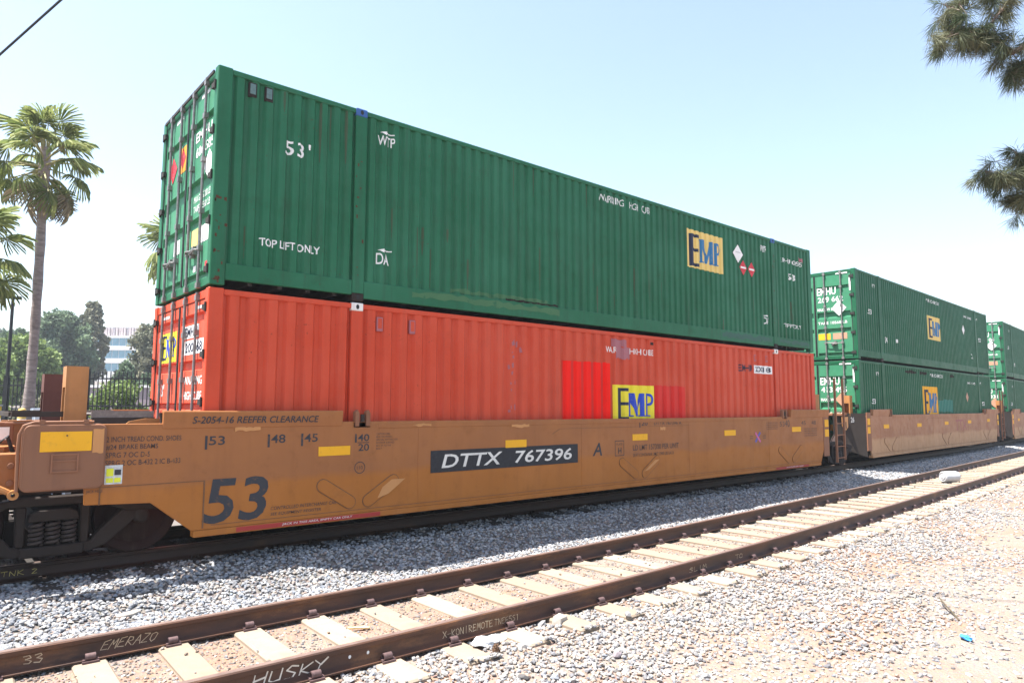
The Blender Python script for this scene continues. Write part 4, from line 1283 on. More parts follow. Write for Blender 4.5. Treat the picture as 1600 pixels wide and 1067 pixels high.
for k, (a0, c0) in enumerate(((0.8, M_bluemark), (-0.8, M_pinkmark))):
    d_ = (math.cos(a0), math.sin(a0)); n_ = (-d_[1] * 0.03, d_[0] * 0.03)
    q = [(12.78 + d_[0] * s_ * 0.16 + n_[0] * m_, 1.36 + d_[1] * s_ * 0.16 + n_[1] * m_) for s_, m_ in ((-1, -1), (1, -1), (1, 1), (-1, 1))]
    patch('painted_mark', q, c0, p1, on_side(YN - 0.004 - 0.003 * k))
for xx in (12.42, 13.02):
    for zz in (1.33, 1.38): patch('lettering', rect(xx, zz, xx + 0.14, zz + 0.016), M_slate2, p1, O)
letters('53', (13.85, 1.60, 14.10, 1.72), M_slate2, p1, O); letters('45', (14.98, 1.62, 15.22, 1.73), M_slate2, p1, O); letters('48', (15.55, 1.62, 15.8, 1.73), M_slate2, p1, O)
letters('40', (14.12, 1.58, 14.36, 1.76), M_slate2, p1, O)
for k in range(4):
    letters('BRAKE BEAMS SPRG SHOES', (13.2, 1.68 - 0.05 * k, 13.75, 1.71 - 0.05 * k), M_slate2, p1, O)
    letters('2 INCH TREAD COND SHOES', (15.1, 1.50 - 0.06 * k, 15.85, 1.535 - 0.06 * k), M_slate2, p1, O)
for (a, za, b2, zb, sd2) in ((0.34, 1.755, 0.66, 1.835, 1), (2.95, 1.775, 3.28, 1.835, 2), (4.9, 1.72, 5.3, 1.80, 6), (8.95, 1.60, 9.12, 1.68, 7)):
    patch('touch_up', ragged(a, za, b2, zb, 7, 0.03, sd2), M_tanpatch, p1, on_side(YN - 0.0095))
patch('touch_up', [(2.37, 0.78), (2.55, 0.83), (2.83, 1.03), (2.60, 1.03), (2.45, 0.93)], M_tanpatch, p1, on_side(YN - 0.0135))
patch('touch_up', [(8.40, 0.80), (8.55, 0.83), (8.9, 1.02), (8.75, 1.01)], M_tanpatch, p1, on_side(YN - 0.0135))
letters('TTX', (9.5, 1.16, 11.1, 1.60), worn('dull_red_mark', (0.30, 0.09, 0.08), (0.40, 0.20, 0.105), 0.9, 6), p2, O, bold=0.01)

# --- coupler end of the nearest car (left of the picture)
cab = MB()
def rrect(x0, z0, x1, z1, r, n=5):
    out = []
    for cx, cz, a0 in ((x1 - r, z0 + r, -90), (x1 - r, z1 - r, 0), (x0 + r, z1 - r, 90), (x0 + r, z0 + r, 180)):
        for k in range(n + 1):
            a = math.radians(a0 + 90 * k / n); out.append((cx + r * math.cos(a), cz + r * math.sin(a)))
    return out
M_cab = paint('brown_cabinet_paint', (0.215, 0.098, 0.055), fade=(0.27, 0.125, 0.065), dirt=(0.13, 0.06, 0.045), rust=0.5)
cabo = MB().prism_y(rrect(-1.84, 1.185, -1.07, 1.885, 0.075), YN - 0.075, YN - 0.002).build('end_cabinet', M_cab, car1, smooth=True, bevel=0.014)
MB().prism_y(rrect(-1.815, 1.205, -1.09, 1.862, 0.06), YN - 0.078, YN - 0.074).build('cover_plate', M_cab, cabo)
MB().box(-1.685, -1.215, YN - 0.087, YN - 0.079, 1.595, 1.805).build('reflector', M_amber, cabo, bevel=0.002)
MB().box(-1.455, -1.44, YN - 0.092, YN - 0.087, 1.755, 1.77).build('bolt', M_cardark, cabo)
patch('touch_up', ragged(-1.205, 1.56, -1.10, 1.84, 5, 0.02, 12), M_tanpatch, cabo, on_side(YN - 0.0815))
gh_ = MB()
for r_ in ((-1.58, 1.39, -1.565, 1.555), (-1.345, 1.39, -1.33, 1.555), (-1.58, 1.555, -1.33, 1.57), (-1.58, 1.375, -1.33, 1.39), (-1.565, 1.49, -1.345, 1.503)):
    gh_.box(r_[0], r_[2], YN - 0.098, YN - 0.079, r_[1], r_[3])
gh_.build('grab_handle', M_carend, cabo)
MB().box(-1.565, -1.345, YN - 0.084, YN - 0.0785, 1.39, 1.555).build('recess_plate', M_cab, cabo)
MB().tube([(-1.86, YN - 0.05, 1.20), (-1.87, YN - 0.05, 1.62), (-1.865, YN - 0.05, 1.78), (-1.83, YN - 0.05, 1.87), (-1.74, YN - 0.05, 1.905), (-1.2, YN - 0.05, 1.905)], 0.016, 8).build('air_pipe', M_cab, cabo, smooth=True)
for xx in (-1.70, -1.30):
    MB().box(xx, xx + 0.05, YN - 0.07, YN - 0.03, 1.888, 1.93).build('pipe_clamp', M_cab, cabo)
MB().box(-1.06, -0.885, YN - 0.006, YN - 0.002, 1.21, 1.42).build('sticker', M_stickgrey, p1)
for (a, b2, c_, d_) in ((-1.045, 1.23, -0.975, 1.28), (-0.965, 1.23, -0.90, 1.28), (-1.045, 1.30, -0.975, 1.385)):
    o = patch('sticker', rect(a, b2, c_, d_), M_stickyel, p1, on_side(YN - 0.0085))
patch('sticker', rect(-0.965, 1.31, -0.90, 1.37), M_slate, p1, on_side(YN - 0.0085))
letters('JACK HERE', (-1.23, 1.12, -1.07, 1.16), M_slate2, p1, O)
MB().box(-0.005, 0.012, YN - 0.006, YN - 0.0005, 0.62, 1.19).box(-1.22, -0.005, YN - 0.005, YN - 0.0005, 1.178, 1.186).box(-1.105, -1.09, YN - 0.007, YN - 0.0005, 0.99, 1.178).build('weld_seam', M_seam, p1)
# end sill, coupler beam and strut running out of the picture
MB().box(-3.3, -1.82, 0.02, 0.30, 1.16, 1.58).build('end_sill', M_car, car1, bevel=0.012)
for zz in (1.27, 1.45):
    MB().lathe([(0.0, -0.03), (0.028, -0.028), (0.034, 0.0)], (-1.90, 0.02, zz), 'y', 10).build('bolt', M_cab, car1, smooth=True)
MB().box(-3.4, -1.84, 0.62, 0.72, 1.66, 1.90).build('end_beam', M_carend, car1, bevel=0.01)
MB().box(-2.02, -1.88, 0.612, 0.619, 1.70, 1.84).build('sign_plate', M_white, car1)
MB().tube([(-2.6, -0.10, 1.58), (-1.92, -0.12, 1.19)], 0.03, 8).lathe([(0.02, -0.05), (0.05, -0.05), (0.05, 0.03), (0.02, 0.03)], (-1.88, -0.12, 1.16), 'y', 12).build('brake_strut', M_tanpost, car1, smooth=True)
MB().prism_z([(-2.9, 0.30), (-1.95, 0.22), (-1.84, 0.34), (-1.84, 0.62), (-2.9, 0.62)], 1.58, 1.64).build('end_bracket', M_car, car1)
hose = MB().tube([(-2.1, 0.35, 1.40), (-2.02, 0.22, 1.66), (-1.93, 0.20, 1.75), (-1.86, 0.25, 1.55)], 0.022, 8)
hose.build('brake_hose', M_black, car1, smooth=True)
MB().box(-1.90, -1.42, 0.30, 0.38, 1.955, 2.015).box(-1.90, -1.42, 2.2, 2.28, 1.955, 2.015).box(-1.92, -1.86, 0.38, 2.2, 1.96, 2.01).build('platform_beam', M_cardark, car1)
MB().tube([(-1.95, 0.30, 1.89), (-1.40, 0.30, 1.89)], 0.014, 8).build('hand_rail', M_cab, car1, smooth=True)
post(car1, -1.42, 0.27, M_tanpost, z1=2.53)
post(car1, -1.42, 2.05, M_brownpost, z1=2.50)
deck = MB()
for k in range(9):
    xx = -1.17 + k * 0.075
    deck.box(xx, xx + 0.045, 0.18, 2.40, 1.965, 1.985)
deck.box(-1.17, -0.52, 0.15, 0.18, 1.945, 2.02).box(-1.17, -0.52, 2.40, 2.43, 1.945, 2.02)
deck.build('walkway_grating', plain('walkway_steel', (0.19, 0.17, 0.155), 0.6, 0.3), car1)
MB().prism_y([(-1.16, 1.80), (-0.95, 1.80), (-0.80, 1.86), (-0.55, 1.90), (-0.50, 1.945), (-1.16, 1.945)], 0.14, 0.17).build('walkway_bracket', M_cardark, car1)
MB().prism_y([(-0.93, 1.79), (-0.50, 1.79), (-0.46, 1.93), (-0.62, 1.935), (-0.80, 1.90)], 0.05, 0.08).build('walkway_bracket', M_tanpost, car1)
MB().prism_y([(-0.52, 2.0), (-0.40, 2.0), (-0.44, 1.83), (-0.49, 1.83)], -0.11, -0.06).build('guide_end', M_cardark, car1)
MB().box(-1.80, -0.2, 0.35, CW - 0.35, 1.10, 1.30).build('body_bolster', M_cardark, car1)
# plates on the articulated end of the second car
MB().prism_y([(-1.50, 1.80), (-1.08, 1.80), (-1.10, 1.50), (-1.28, 1.40), (-1.48, 1.52)], -0.02, 0.01).build('end_plate', M_tanpatch, car2)
MB().prism_y([(-1.30, 1.46), (-1.24, 1.46), (-1.25, 1.66), (-1.29, 1.66)], -0.026, -0.021).build('slot_mark', M_cardark, car2)
MB().box(-0.95, -0.62, -0.03, 0.0, 1.60, 1.82).build('number_plate', M_cardark, car2)
letters('26', (-0.92, 1.63, -0.66, 1.79), M_letterwhite, car2, on_side(-0.034), bold=0.02)

# ------------------------------------------------------------------ writing on the rails
GLY = {'E': [[(.9, 1), (.1, .95), (.05, 0), (.95, .05)], [(.1, .5), (.7, .55)]], 'M': [[(0, 0), (.15, 1), (.5, .35), (.85, 1), (1, 0)]],
       'R': [[(.1, 0), (.1, 1), (.75, .9), (.8, .6), (.1, .5), (.95, 0)]], 'A': [[(0, 0), (.5, 1), (1, 0)], [(.2, .4), (.8, .38)]], 'Z': [[(0, 1), (.9, .95), (.05, .05), (1, 0)]],
       'O': [[(.5, 1), (.1, .8), (.05, .3), (.4, 0), (.9, .2), (.95, .75), (.5, 1)]], 'H': [[(.05, 1), (.1, 0)], [(.9, 1), (.85, 0)], [(.05, .5), (.9, .55)]],
       'U': [[(.05, 1), (.1, .2), (.45, 0), (.85, .2), (.9, 1)]], 'S': [[(.95, .9), (.4, 1), (.1, .75), (.85, .4), (.75, .05), (.05, .1)]],
       'K': [[(.1, 1), (.1, 0)], [(.9, 1), (.15, .45), (.95, 0)]], 'Y': [[(0, 1), (.5, .5), (1, 1)], [(.5, .5), (.35, -.1)]], '3': [[(.05, .95), (.7, 1), (.85, .75), (.3, .52), (.95, .3), (.6, 0), (.05, .08)]],
       'X': [[(0, 1), (1, 0)], [(1, 1), (0, 0)]], '-': [[(.1, .5), (.9, .5)]], 'N': [[(.05, 0), (.1, 1), (.85, 0), (.95, 1)]], '|': [[(.5, 1.1), (.45, -.1)]],
       'T': [[(0, 1), (1, .97)], [(.5, 1), (.45, 0)]], 'G': [[(.9, .9), (.4, 1), (.05, .5), (.4, 0), (.9, .2), (.9, .5), (.5, .5)]], 'D': [[(.1, 0), (.1, 1), (.8, .8), (.9, .3), (.1, 0)]],
       '5': [[(.9, 1), (.15, 1), (.1, .55), (.7, .6), (.9, .3), (.6, 0), (.05, .1)]], '8': [[(.5, .5), (.1, .75), (.5, 1), (.9, .75), (.1, .25), (.5, 0), (.9, .25), (.5, .5)]],
       '1': [[(.2, .8), (.5, 1), (.5, 0)]], 'I': [[(.5, 1), (.5, 0)]], 'L': [[(.1, 1), (.1, 0), (.9, .03)]], '2': [[(.05, .8), (.5, 1), (.9, .75), (.05, 0), (1, .03)]], 'W': [[(0, 1), (.25, 0), (.5, .7), (.75, 0), (1, 1)]]}
def rail_writing(body, rail, fn, off, o_, x0, x1, z0, z1, mat, slant=0.0, w=0.0035, seed=1):
    rr = random.Random(seed)
    n = len(body); cw = (x1 - x0) / n
    fs, vv = [], []
    layer = 0
    for i, ch in enumerate(body):
        for line in GLY.get(ch, []):
            pts = [(x0 + cw * (i + 0.08 + 0.84 * (a + rr.uniform(-.06, .06))) + slant * b * (z1 - z0), z0 + (z1 - z0) * (b + rr.uniform(-.07, .07))) for a, b in line]
            for (ax_, az_), (bx_, bz_) in zip(pts, pts[1:]):
                dx, dz = bx_ - ax_, bz_ - az_; ln = math.hypot(dx, dz) or 1
                nx3, nz3 = -dz / ln * w * rr.uniform(.6, 1.2), dx / ln * w * rr.uniform(.6, 1.2)
                ex, ez = dx / ln * w * 0.5, dz / ln * w * 0.5
                layer += 1
                y_ = lambda xx: fn(xx) + off - 0.0105 - o_ - 0.00012 * layer
                b0 = len(vv)
                vv += [(q[0], y_(q[0]), q[1]) for q in ((ax_ - ex - nx3, az_ - ez - nz3), (bx_ + ex - nx3, bz_ + ez - nz3), (bx_ + ex + nx3, bz_ + ez + nz3), (ax_ - ex + nx3, az_ - ez + nz3))]
                fs.append((b0, b0 + 1, b0 + 2, b0 + 3))
    MB().add(vv, fs).build('rail_writing', mat, rail)
rail_writing('EMERAZO', rail_far, yF, 0.7535, oy, -1.42, -1.0, 0.072, 0.140, M_chalk, slant=0.5, w=0.003, seed=2)
rail_writing('33', rail_far, yF, 0.7535, oy, -1.94, -1.80, 0.075, 0.135, M_chalk, seed=3)
rail_writing('HUSKY', rail_near, yF, -0.7535, oy, -0.74, -0.16, 0.055, 0.140, M_chalkw, slant=0.3, w=0.006, seed=4)
rail_writing('X-KON|REMOTE', rail_near, yF, -0.7535, oy, 0.92, 1.48, 0.062, 0.120, M_chalk, w=0.0028, seed=5)
rail_writing('TNEE5S1', rail_near, yF, -0.7535, oy, 1.50, 1.80, 0.062, 0.115, M_chalk, w=0.0025, seed=6)
rail_writing('SLIM', rail_near, yF, -0.7535, oy, 4.6, 5.0, 0.065, 0.12, M_chalk, w=0.003, seed=7)
rail_writing('TO', rail_near, yF, -0.7535, oy, 5.7, 5.9, 0.065, 0.12, M_chalk, w=0.003, seed=8)
rail_writing('TNK', rail_train, yT, -0.7535, oyT, -1.88, -1.66, 0.215, 0.265, M_chalky, w=0.003, seed=9)
rail_writing('2', rail_train, yT, -0.7535, oyT, -1.60, -1.54, 0.215, 0.265, M_chalky, w=0.003, seed=10)
for xx in (0.04, 0.20):  # pale discs painted as the bright ground showing through two holes
    n = 10; yy = yF(xx) - 0.7535 - 0.0118 - oy
    MB().add([(xx + 0.012 * math.cos(2 * math.pi * i / n), yy, 0.105 + 0.014 * math.sin(2 * math.pi * i / n)) for i in range(n)], [tuple(range(n))]).build('bolt_hole_light', M_white, rail_near)

# ------------------------------------------------------------------ small litter
def gz(x, y): return gh(x, y)
def lump(name, loc, size, mat, seed, sub=2, amp=0.25):
    bm = bmesh.new()
    bmesh.ops.create_icosphere(bm, subdivisions=sub, radius=1.0)
    rr = random.Random(seed)
    k1, k2, k3 = rr.uniform(0, 6), rr.uniform(0, 6), rr.uniform(0, 6)
    for v in bm.verts:
        p = v.co
        s = 1 + amp * (math.sin(3 * p.x + k1) * math.cos(2.5 * p.y + k2) + 0.5 * math.sin(6 * p.z + k3 + 4 * p.x)) + rr.uniform(-0.08, 0.08)
        v.co = Vector((p.x * size[0] * s, p.y * size[1] * s, p.z * size[2] * s))
    me = bpy.data.meshes.new(name); bm.to_mesh(me); bm.free()
    me.materials.append(mat)
    o = link(bpy.data.objects.new(name, me)); o.location = loc
    return o
# foam drum lying on the ties
M_foam = plain('white_foam', (0.46, 0.465, 0.47), 0.7, 0, 0.05, 8)
bk = empty('foam_roll', (19.3, yF(19.3) + 0.05, 0.02), -0.5)
bk.scale = (0.72, 0.72, 0.72)
tag(bk, 'white foam drum lying between the rails of the front track', 'drum')
pr = [(0.0, -0.34), (0.10, -0.34), (0.12, -0.32), (0.13, -0.30), (0.17, -0.33), (0.20, -0.30), (0.205, -0.10), (0.198, -0.06), (0.205, 0.0), (0.205, 0.26), (0.19, 0.32), (0.12, 0.345), (0.0, 0.35)]
o = MB().lathe(pr, (0, 0, 0.205), 'x', 28).build('shell', M_foam, bk, smooth=True)
MB().lathe([(0.0, -0.352), (0.05, -0.352), (0.05, -0.338)], (0, 0.02, 0.21), 'x', 14).build('cap', M_stickgrey, bk, smooth=True)
# blue plastic scrap
bs = lump('plastic_scrap', (4.86, -6.70, gz(4.86, -6.7) + 0.025), (0.075, 0.04, 0.022), plain('blue_plastic', (0.05, 0.27, 0.70), 0.4, 0, 0.2, 30), 3, 2, 0.35)
bs.rotation_euler = (0.2, 0.1, 0.7); tag(bs, 'crumpled bright blue plastic scrap on the pale gravel', 'litter')
# stick
zz = gz(5.7, -6.3)
st = MB().tube([(5.98, -6.13, zz + 0.075), (5.80, -6.24, zz + 0.055), (5.62, -6.37, zz + 0.03), (5.46, -6.47, zz + 0.012)], [0.007, 0.009, 0.010, 0.008], 6).build('dry_stick', plain('dry_wood', (0.09, 0.075, 0.05), 0.9), smooth=True)
tag(st, 'thin dark dry stick lying on the gravel at lower right', 'stick')
# pine cone
pc = empty('pine_cone', (1.13, -4.33, gz(1.13, -4.33) + 0.045), 0.6)
tag(pc, 'small open pine cone beside a tie end of the front track', 'pine cone')
M_cone = plain('cone_scale', (0.16, 0.095, 0.06), 0.9, 0, 0.4, 60)
MB().tube([(0, 0, -0.04), (0, 0, 0.06)], [0.02, 0.008], 8).build('core', M_cone, pc)
sc = MB().add([(0, -0.010, 0), (0.032, -0.014, 0.012), (0.042, 0, 0.018), (0.032, 0.014, 0.012), (0, 0.010, 0), (0.03, 0, 0.002)], [(0, 1, 5), (1, 2, 5), (2, 3, 5), (3, 4, 5), (0, 5, 4), (0, 4, 3, 2, 1)]).build('scale', M_cone, pc)
for i in range(34):
    a = i * 2.399; t = i / 34
    rr_ = 1.05 - 0.75 * abs(t - 0.3)
    args = ((0.012 * math.cos(a), 0.012 * math.sin(a), -0.04 + 0.10 * t), (0, -0.35 - 0.6 * t, a), (rr_, rr_, rr_))
    if i == 0:
        sc.location, sc.rotation_euler, sc.scale = args
    else:
        share('scale', sc, pc, *args)
# broken concrete pieces and pale rubbish by the near rail
def chunk(name, loc, dims, rot, mat, label, cat, seed):
    rr = random.Random(seed)
    mb = MB().box(-dims[0], dims[0], -dims[1], dims[1], -dims[2], dims[2])
    mb.v = [(a * rr.uniform(0.75, 1.1), b * rr.uniform(0.75, 1.1), c_ * rr.uniform(0.8, 1.1)) for a, b, c_ in mb.v]
    o = mb.build(name, mat, None, bevel=0.006)
    o.location = loc; o.rotation_euler = rot
    return tag(o, label, cat)
M_pale = plain('pale_concrete', (0.34, 0.31, 0.27), 0.9, 0, 0.12, 25)
chunk('concrete_chunk', (2.18, -4.04, 0.02), (0.075, 0.05, 0.045), (0.1, 0.05, 0.3), M_pale, 'squarish white concrete chunk against the near rail between two ties', 'rubble', 5)
pp = lump('crumpled_paper', (1.30, -4.02, 0.01), (0.20, 0.085, 0.035), M_foam, 11, 3, 0.3)
pp.rotation_euler = (0.05, 0.1, 0.25); tag(pp, 'crumpled white paper lying beside the near rail', 'litter')
g1 = lump('cobble', (2.02, -4.90, gz(2.02, -4.9) + 0.02), (0.055, 0.035, 0.028), plain('purple_stone', (0.20, 0.17, 0.18), 0.8, 0, 0.2, 30), 21, 2, 0.1)
tag(g1, 'smooth purplish-grey cobble standing out on pale gravel', 'stone')
pl = MB().prism_z([(-0.10, -0.018), (0.09, -0.022), (0.105, 0.0), (0.08, 0.02), (-0.10, 0.016)], 0, 0.012).build('wood_splinter', plain('yellow_wood', (0.56, 0.42, 0.20), 0.85, 0, 0.2, 30))
pl.location = (0.60, -2.94, gz(0.6, -2.94) + 0.02); pl.rotation_euler = (0.03, 0.05, -0.45)
tag(pl, 'pale yellow wood splinter between the rails', 'wood scrap')
fl_ = MB().prism_z([(-0.11, -0.03), (0.02, -0.05), (0.12, -0.01), (0.10, 0.04), (-0.02, 0.05), (-0.12, 0.02)], 0, 0.035).build('flat_rock', M_pale, bevel=0.006)
fl_.location = (-0.92, -0.95, gz(-0.92, -0.95) + 0.01); fl_.rotation_euler = (0.06, -0.04, 0.2)
tag(fl_, 'flat white rock on the grey ballast between the tracks', 'stone')
for k, (xx, yy, s_) in enumerate(((4.0, -1.75, 0.07), (3.2, -1.85, 0.06), (11.9, -6.2, 0.06), (6.9, -5.3, 0.045))):
    o = lump('cobble', (xx, yy, gz(xx, yy) + s_ * 0.45), (s_ * 1.2, s_ * 0.8, s_ * 0.6), plain('grey_cobble_%d' % k, [(0.45, 0.44, 0.40), (0.22, 0.23, 0.20), (0.05, 0.05, 0.055), (0.20, 0.19, 0.2)][k], 0.85), 40 + k, 2, 0.12)
    tag(o, ['pale boulder-like stone just behind the far front rail', 'dark flat stone just behind the far front rail', 'black stone on red soil at the right edge', 'dark grey stone on pale gravel right of the front track'][k], 'stone')

# ------------------------------------------------------------------ overhead cable
w0, wd_ = Vector((0.89, -1.70, 10.35)), Vector((0.42865987, -0.79693855, 0.42560505))
cable = MB().tube([w0 + wd_ * t for t in np.linspace(-14, 16, 12)], 0.017, 6).build('overhead_cable', M_black)
tag(cable, 'dark overhead cable crossing the upper left corner of the sky', 'cable')

# ------------------------------------------------------------------ vegetation
def leaf_mat(name, a, b_, trans=0.25):
    m, nt, b = new_mat(name)
    at = N(nt, 'ShaderNodeAttribute', attribute_name='tone')
    c = mixc(nt, at.outputs['Fac'], a, b_)
    nt.links.new(c, b.inputs['Base Color'])
    b.inputs['Roughness'].default_value = 0.6
    b.inputs['Specular IOR Level'].default_value = 0.25
    tr = N(nt, 'ShaderNodeBsdfTranslucent'); nt.links.new(c, tr.inputs['Color'])
    mx = N(nt, 'ShaderNodeMixShader'); mx.inputs[0].default_value = trans
    out = nt.nodes['Material Output']
    nt.links.new(b.outputs[0], mx.inputs[1]); nt.links.new(tr.outputs[0], mx.inputs[2]); nt.links.new(mx.outputs[0], out.inputs['Surface'])
    return m
def bark_mat(name, a, b_, ring=False):
    m, nt, b = new_mat(name)
    tc = N(nt, 'ShaderNodeTexCoord').outputs['Object']
    f = noise(nt, tc, 1.0, 6, 0.65, map_scale=(5, 5, 14) if ring else (9, 9, 2))
    nt.links.new(mixc(nt, ramp(nt, f, 0.3, 0.7), a, b_), b.inputs['Base Color'])
    b.inputs['Roughness'].default_value = 0.9
    bump(nt, b, f, 0.9, 0.03)
    return m
M_bark = bark_mat('bark', (0.10, 0.075, 0.06), (0.22, 0.17, 0.14))
M_palmbark = bark_mat('palm_bark', (0.16, 0.125, 0.12), (0.36, 0.30, 0.28), True)

def mesh_quads(name, V, tones, mat, parent=None, nper=4):
    """V (n, nper, 3) -> faces; tones (n,)"""
    n = len(V)
    me = bpy.data.meshes.new(name)
    me.vertices.add(n * nper); me.vertices.foreach_set('co', V.astype(np.float32).ravel())
    me.loops.add(n * nper); me.loops.foreach_set('vertex_index', np.arange(n * nper, dtype=np.int32))
    me.polygons.add(n)
    me.polygons.foreach_set('loop_start', np.arange(0, n * nper, nper, dtype=np.int32))
    me.polygons.foreach_set('loop_total', np.full(n, nper, dtype=np.int32))
    me.update(calc_edges=True)
    a = me.attributes.new('tone', 'FLOAT', 'POINT')
    a.data.foreach_set('value', np.repeat(tones, nper).astype(np.float32))
    me.materials.append(mat)
    return link(bpy.data.objects.new(name, me), parent)

def leaf_cloud(centers, radii, per, size, tone_c):
    """leaf-sized quads through clump volumes"""
    V, T = [], []
    for c_, r_, tc_ in zip(centers, radii, tone_c):
        d = rng.normal(size=(per, 3)); d /= np.linalg.norm(d, axis=1)[:, None]
        p = c_ + d * (r_ * rng.random((per, 1)) ** 0.45)
        a = rng.normal(size=(per, 3)); a /= np.linalg.norm(a, axis=1)[:, None]
        b = np.cross(a, rng.normal(size=(per, 3))); b /= np.linalg.norm(b, axis=1)[:, None]
        s = size * rng.uniform(0.6, 1.3, (per, 1))
        a = a * s; b = b * s * 0.6
        V.append(np.stack([p - a, p + b, p + a, p - b], 1))
        T.append(np.clip(tc_ + rng.uniform(-0.25, 0.25, per), 0, 1))
    return np.concatenate(V), np.concatenate(T)

def make_tree(name, base, height, width, shape, mat, label, n_clump=60, per=70, leaf=0.28, trunk_r=0.3, bare=0.2, seed=1, group='trees beyond the iron fence'):
    root = empty(name, base)
    tag(root, label, 'tree', group)
    rr = random.Random(seed)
    tr = MB().tube([(0, 0, -0.6), (rr.uniform(-.1, .1), 0, height * 0.3), (rr.uniform(-.3, .3), rr.uniform(-.3, .3), height * 0.65), (0, 0, height * 0.92)], [trunk_r, trunk_r * 0.8, trunk_r * 0.45, 0.05], 8)
    cs, rs, ts = [], [], []
    for k in range(n_clump):
        t = rr.random() ** 0.85
        z = height * (bare + (1 - bare) * t)
        if shape == 'cone': env = (1 - t) ** 0.7 * min(1, 0.45 + t * 3)
        elif shape == 'column': env = (math.sin(math.pi * min(1, 0.12 + t * 0.85)) ** 0.6) * (0.75 + 0.25 * math.sin(9 * t + seed))
        else: env = math.sqrt(max(0.02, 1 - (2 * t - 0.8) ** 2 / 1.5))
        a = rr.uniform(0, 2 * math.pi); r_ = width * 0.5 * env * math.sqrt(rr.random()) * rr.uniform(0.75, 1.12)
        p = np.array([r_ * math.cos(a), r_ * math.sin(a), z])
        cs.append(p); rs.append(width * 0.13 * rr.uniform(0.6, 1.3)); ts.append(rr.random())
        if k % 4 == 0:
            tr.tube([(0, 0, z * 0.85), tuple(p)], [trunk_r * 0.25, 0.02], 5)
    tr.build('trunk', M_bark, root, smooth=True)
    V, T = leaf_cloud(cs, rs, per, leaf, ts)
    mesh_quads('crown', V, T, mat, root)
    return root
M_leaf_dk = leaf_mat('leaf_dark', (0.055, 0.092, 0.055), (0.14, 0.20, 0.11))
M_leaf_grey = leaf_mat('leaf_greygreen', (0.10, 0.115, 0.075), (0.25, 0.24, 0.16))
M_leaf_lt = leaf_mat('leaf_light', (0.08, 0.13, 0.035), (0.20, 0.27, 0.08))
M_leaf_far = leaf_mat('leaf_far', (0.07, 0.10, 0.075), (0.12, 0.16, 0.11))
def tree_at(px_dir, depth, ztop, width, **kw):
    pass
def place(x, y, ztop, **kw):
    z = gh(x, y)
    make_tree(base=(x, y, z), height=ztop - z, **kw)
place(7.9, 74.0, 11.0, name='broad_tree', width=6.6, shape='round', mat=M_leaf_dk, label='broad dark green tree left of the tall grey-green one', n_clump=150, per=136, leaf=0.216, seed=2, bare=0.05)
place(11.3, 77.5, 13.2, name='tall_tree', width=4.4, shape='column', mat=M_leaf_grey, label='tall slender grey-green tree in front of the office building', n_clump=120, per=127, leaf=0.202, seed=3, bare=0.05)
place(12.6, 57.3, 8.7, name='eucalyptus_tree', width=4.6, shape='round', mat=M_leaf_grey, label='grey-green tree hiding the right end of the office building', n_clump=100, per=119, leaf=0.173, seed=5, bare=0.05)
place(4.6, 72.0, 9.2, name='broad_tree', width=4.5, shape='round', mat=M_leaf_dk, label='dark tree directly behind the palm trunk', n_clump=90, per=119, leaf=0.216, seed=6, bare=0.05)
place(3.2, 55.0, 6.9, name='round_tree', width=5.2, shape='round', mat=M_leaf_lt, label='light green round tree between the lamp post and the palm trunk', n_clump=90, per=136, leaf=0.187, seed=8, bare=0.02)
place(0.4, 48.0, 5.6, name='round_tree', width=4.0, shape='round', mat=M_leaf_lt, label='light green tree at the left edge behind the lamp post', n_clump=60, per=136, leaf=0.173, seed=9, bare=0.02)
place(9.3, 50.0, 5.2, name='small_conifer', width=2.6, shape='cone', mat=M_leaf_dk, label='small pointed conifer left of the office windows', n_clump=60, per=102, leaf=0.144, seed=11, bare=0.02)
place(10.0, 45.0, 4.1, name='round_tree', width=2.6, shape='round', mat=M_leaf_dk, label='small dark round tree in front of the white building base', n_clump=60, per=102, leaf=0.144, seed=12, bare=0.02)
place(10.9, 42.0, 4.7, name='round_tree', width=3.0, shape='round', mat=M_leaf_lt, label='bright green tree touching the orange container edge', n_clump=60, per=119, leaf=0.144, seed=13, bare=0.02)
for k, (xx, yy, zt, w_) in enumerate(((3.0, 140, 14.0, 8), (7.5, 139, 14.9, 7), (12.0, 142, 14.2, 8), (-2.5, 138, 13.2, 9), (17.0, 141, 13.0, 8))):
    place(xx, yy, zt, name='hill_tree', width=w_, shape='round', mat=M_leaf_far, label='hazy tree on the far ridge, %s of the row' % ['second from left', 'middle', 'fourth from left', 'leftmost', 'rightmost'][k], n_clump=60, per=102, leaf=0.360, seed=50 + k, bare=0.02, group='trees on the far ridge')

def shrub(loc, w, h, mat, label, seed, n=40, per=70, leaf=0.07, name='shrub', group='shrubs along the iron fence'):
    root = empty(name, loc); tag(root, label, 'shrub', group)
    rr = random.Random(seed)
    cs, rs, ts = [], [], []
    st = MB()
    for k in range(n):
        a = rr.uniform(0, 2 * math.pi); t = rr.random(); r_ = w * 0.5 * math.sqrt(rr.random()) * (1 - 0.5 * t)
        p = np.array([r_ * math.cos(a), 0.7 * r_ * math.sin(a), h * (0.08 + 0.9 * t)])
        cs.append(p); rs.append(w * 0.13 * rr.uniform(0.7, 1.3)); ts.append(rr.random())
        if k % 3 == 0: st.tube([(0, 0, -0.1), tuple(p)], [0.02, 0.006], 4)
    st.build('stem', M_bark, root)
    V, T = leaf_cloud(cs, rs, per, leaf, ts)
    mesh_quads('foliage', V, T, mat, root)
    return root
hx = [(-1.4, 20.0, 2.8, 1.6), (0.6, 19.5, 2.4, 1.35), (2.5, 17.5, 2.4, 1.7), (4.2, 16.5, 2.6, 1.9), (6.0, 15.5, 2.6, 1.7)]
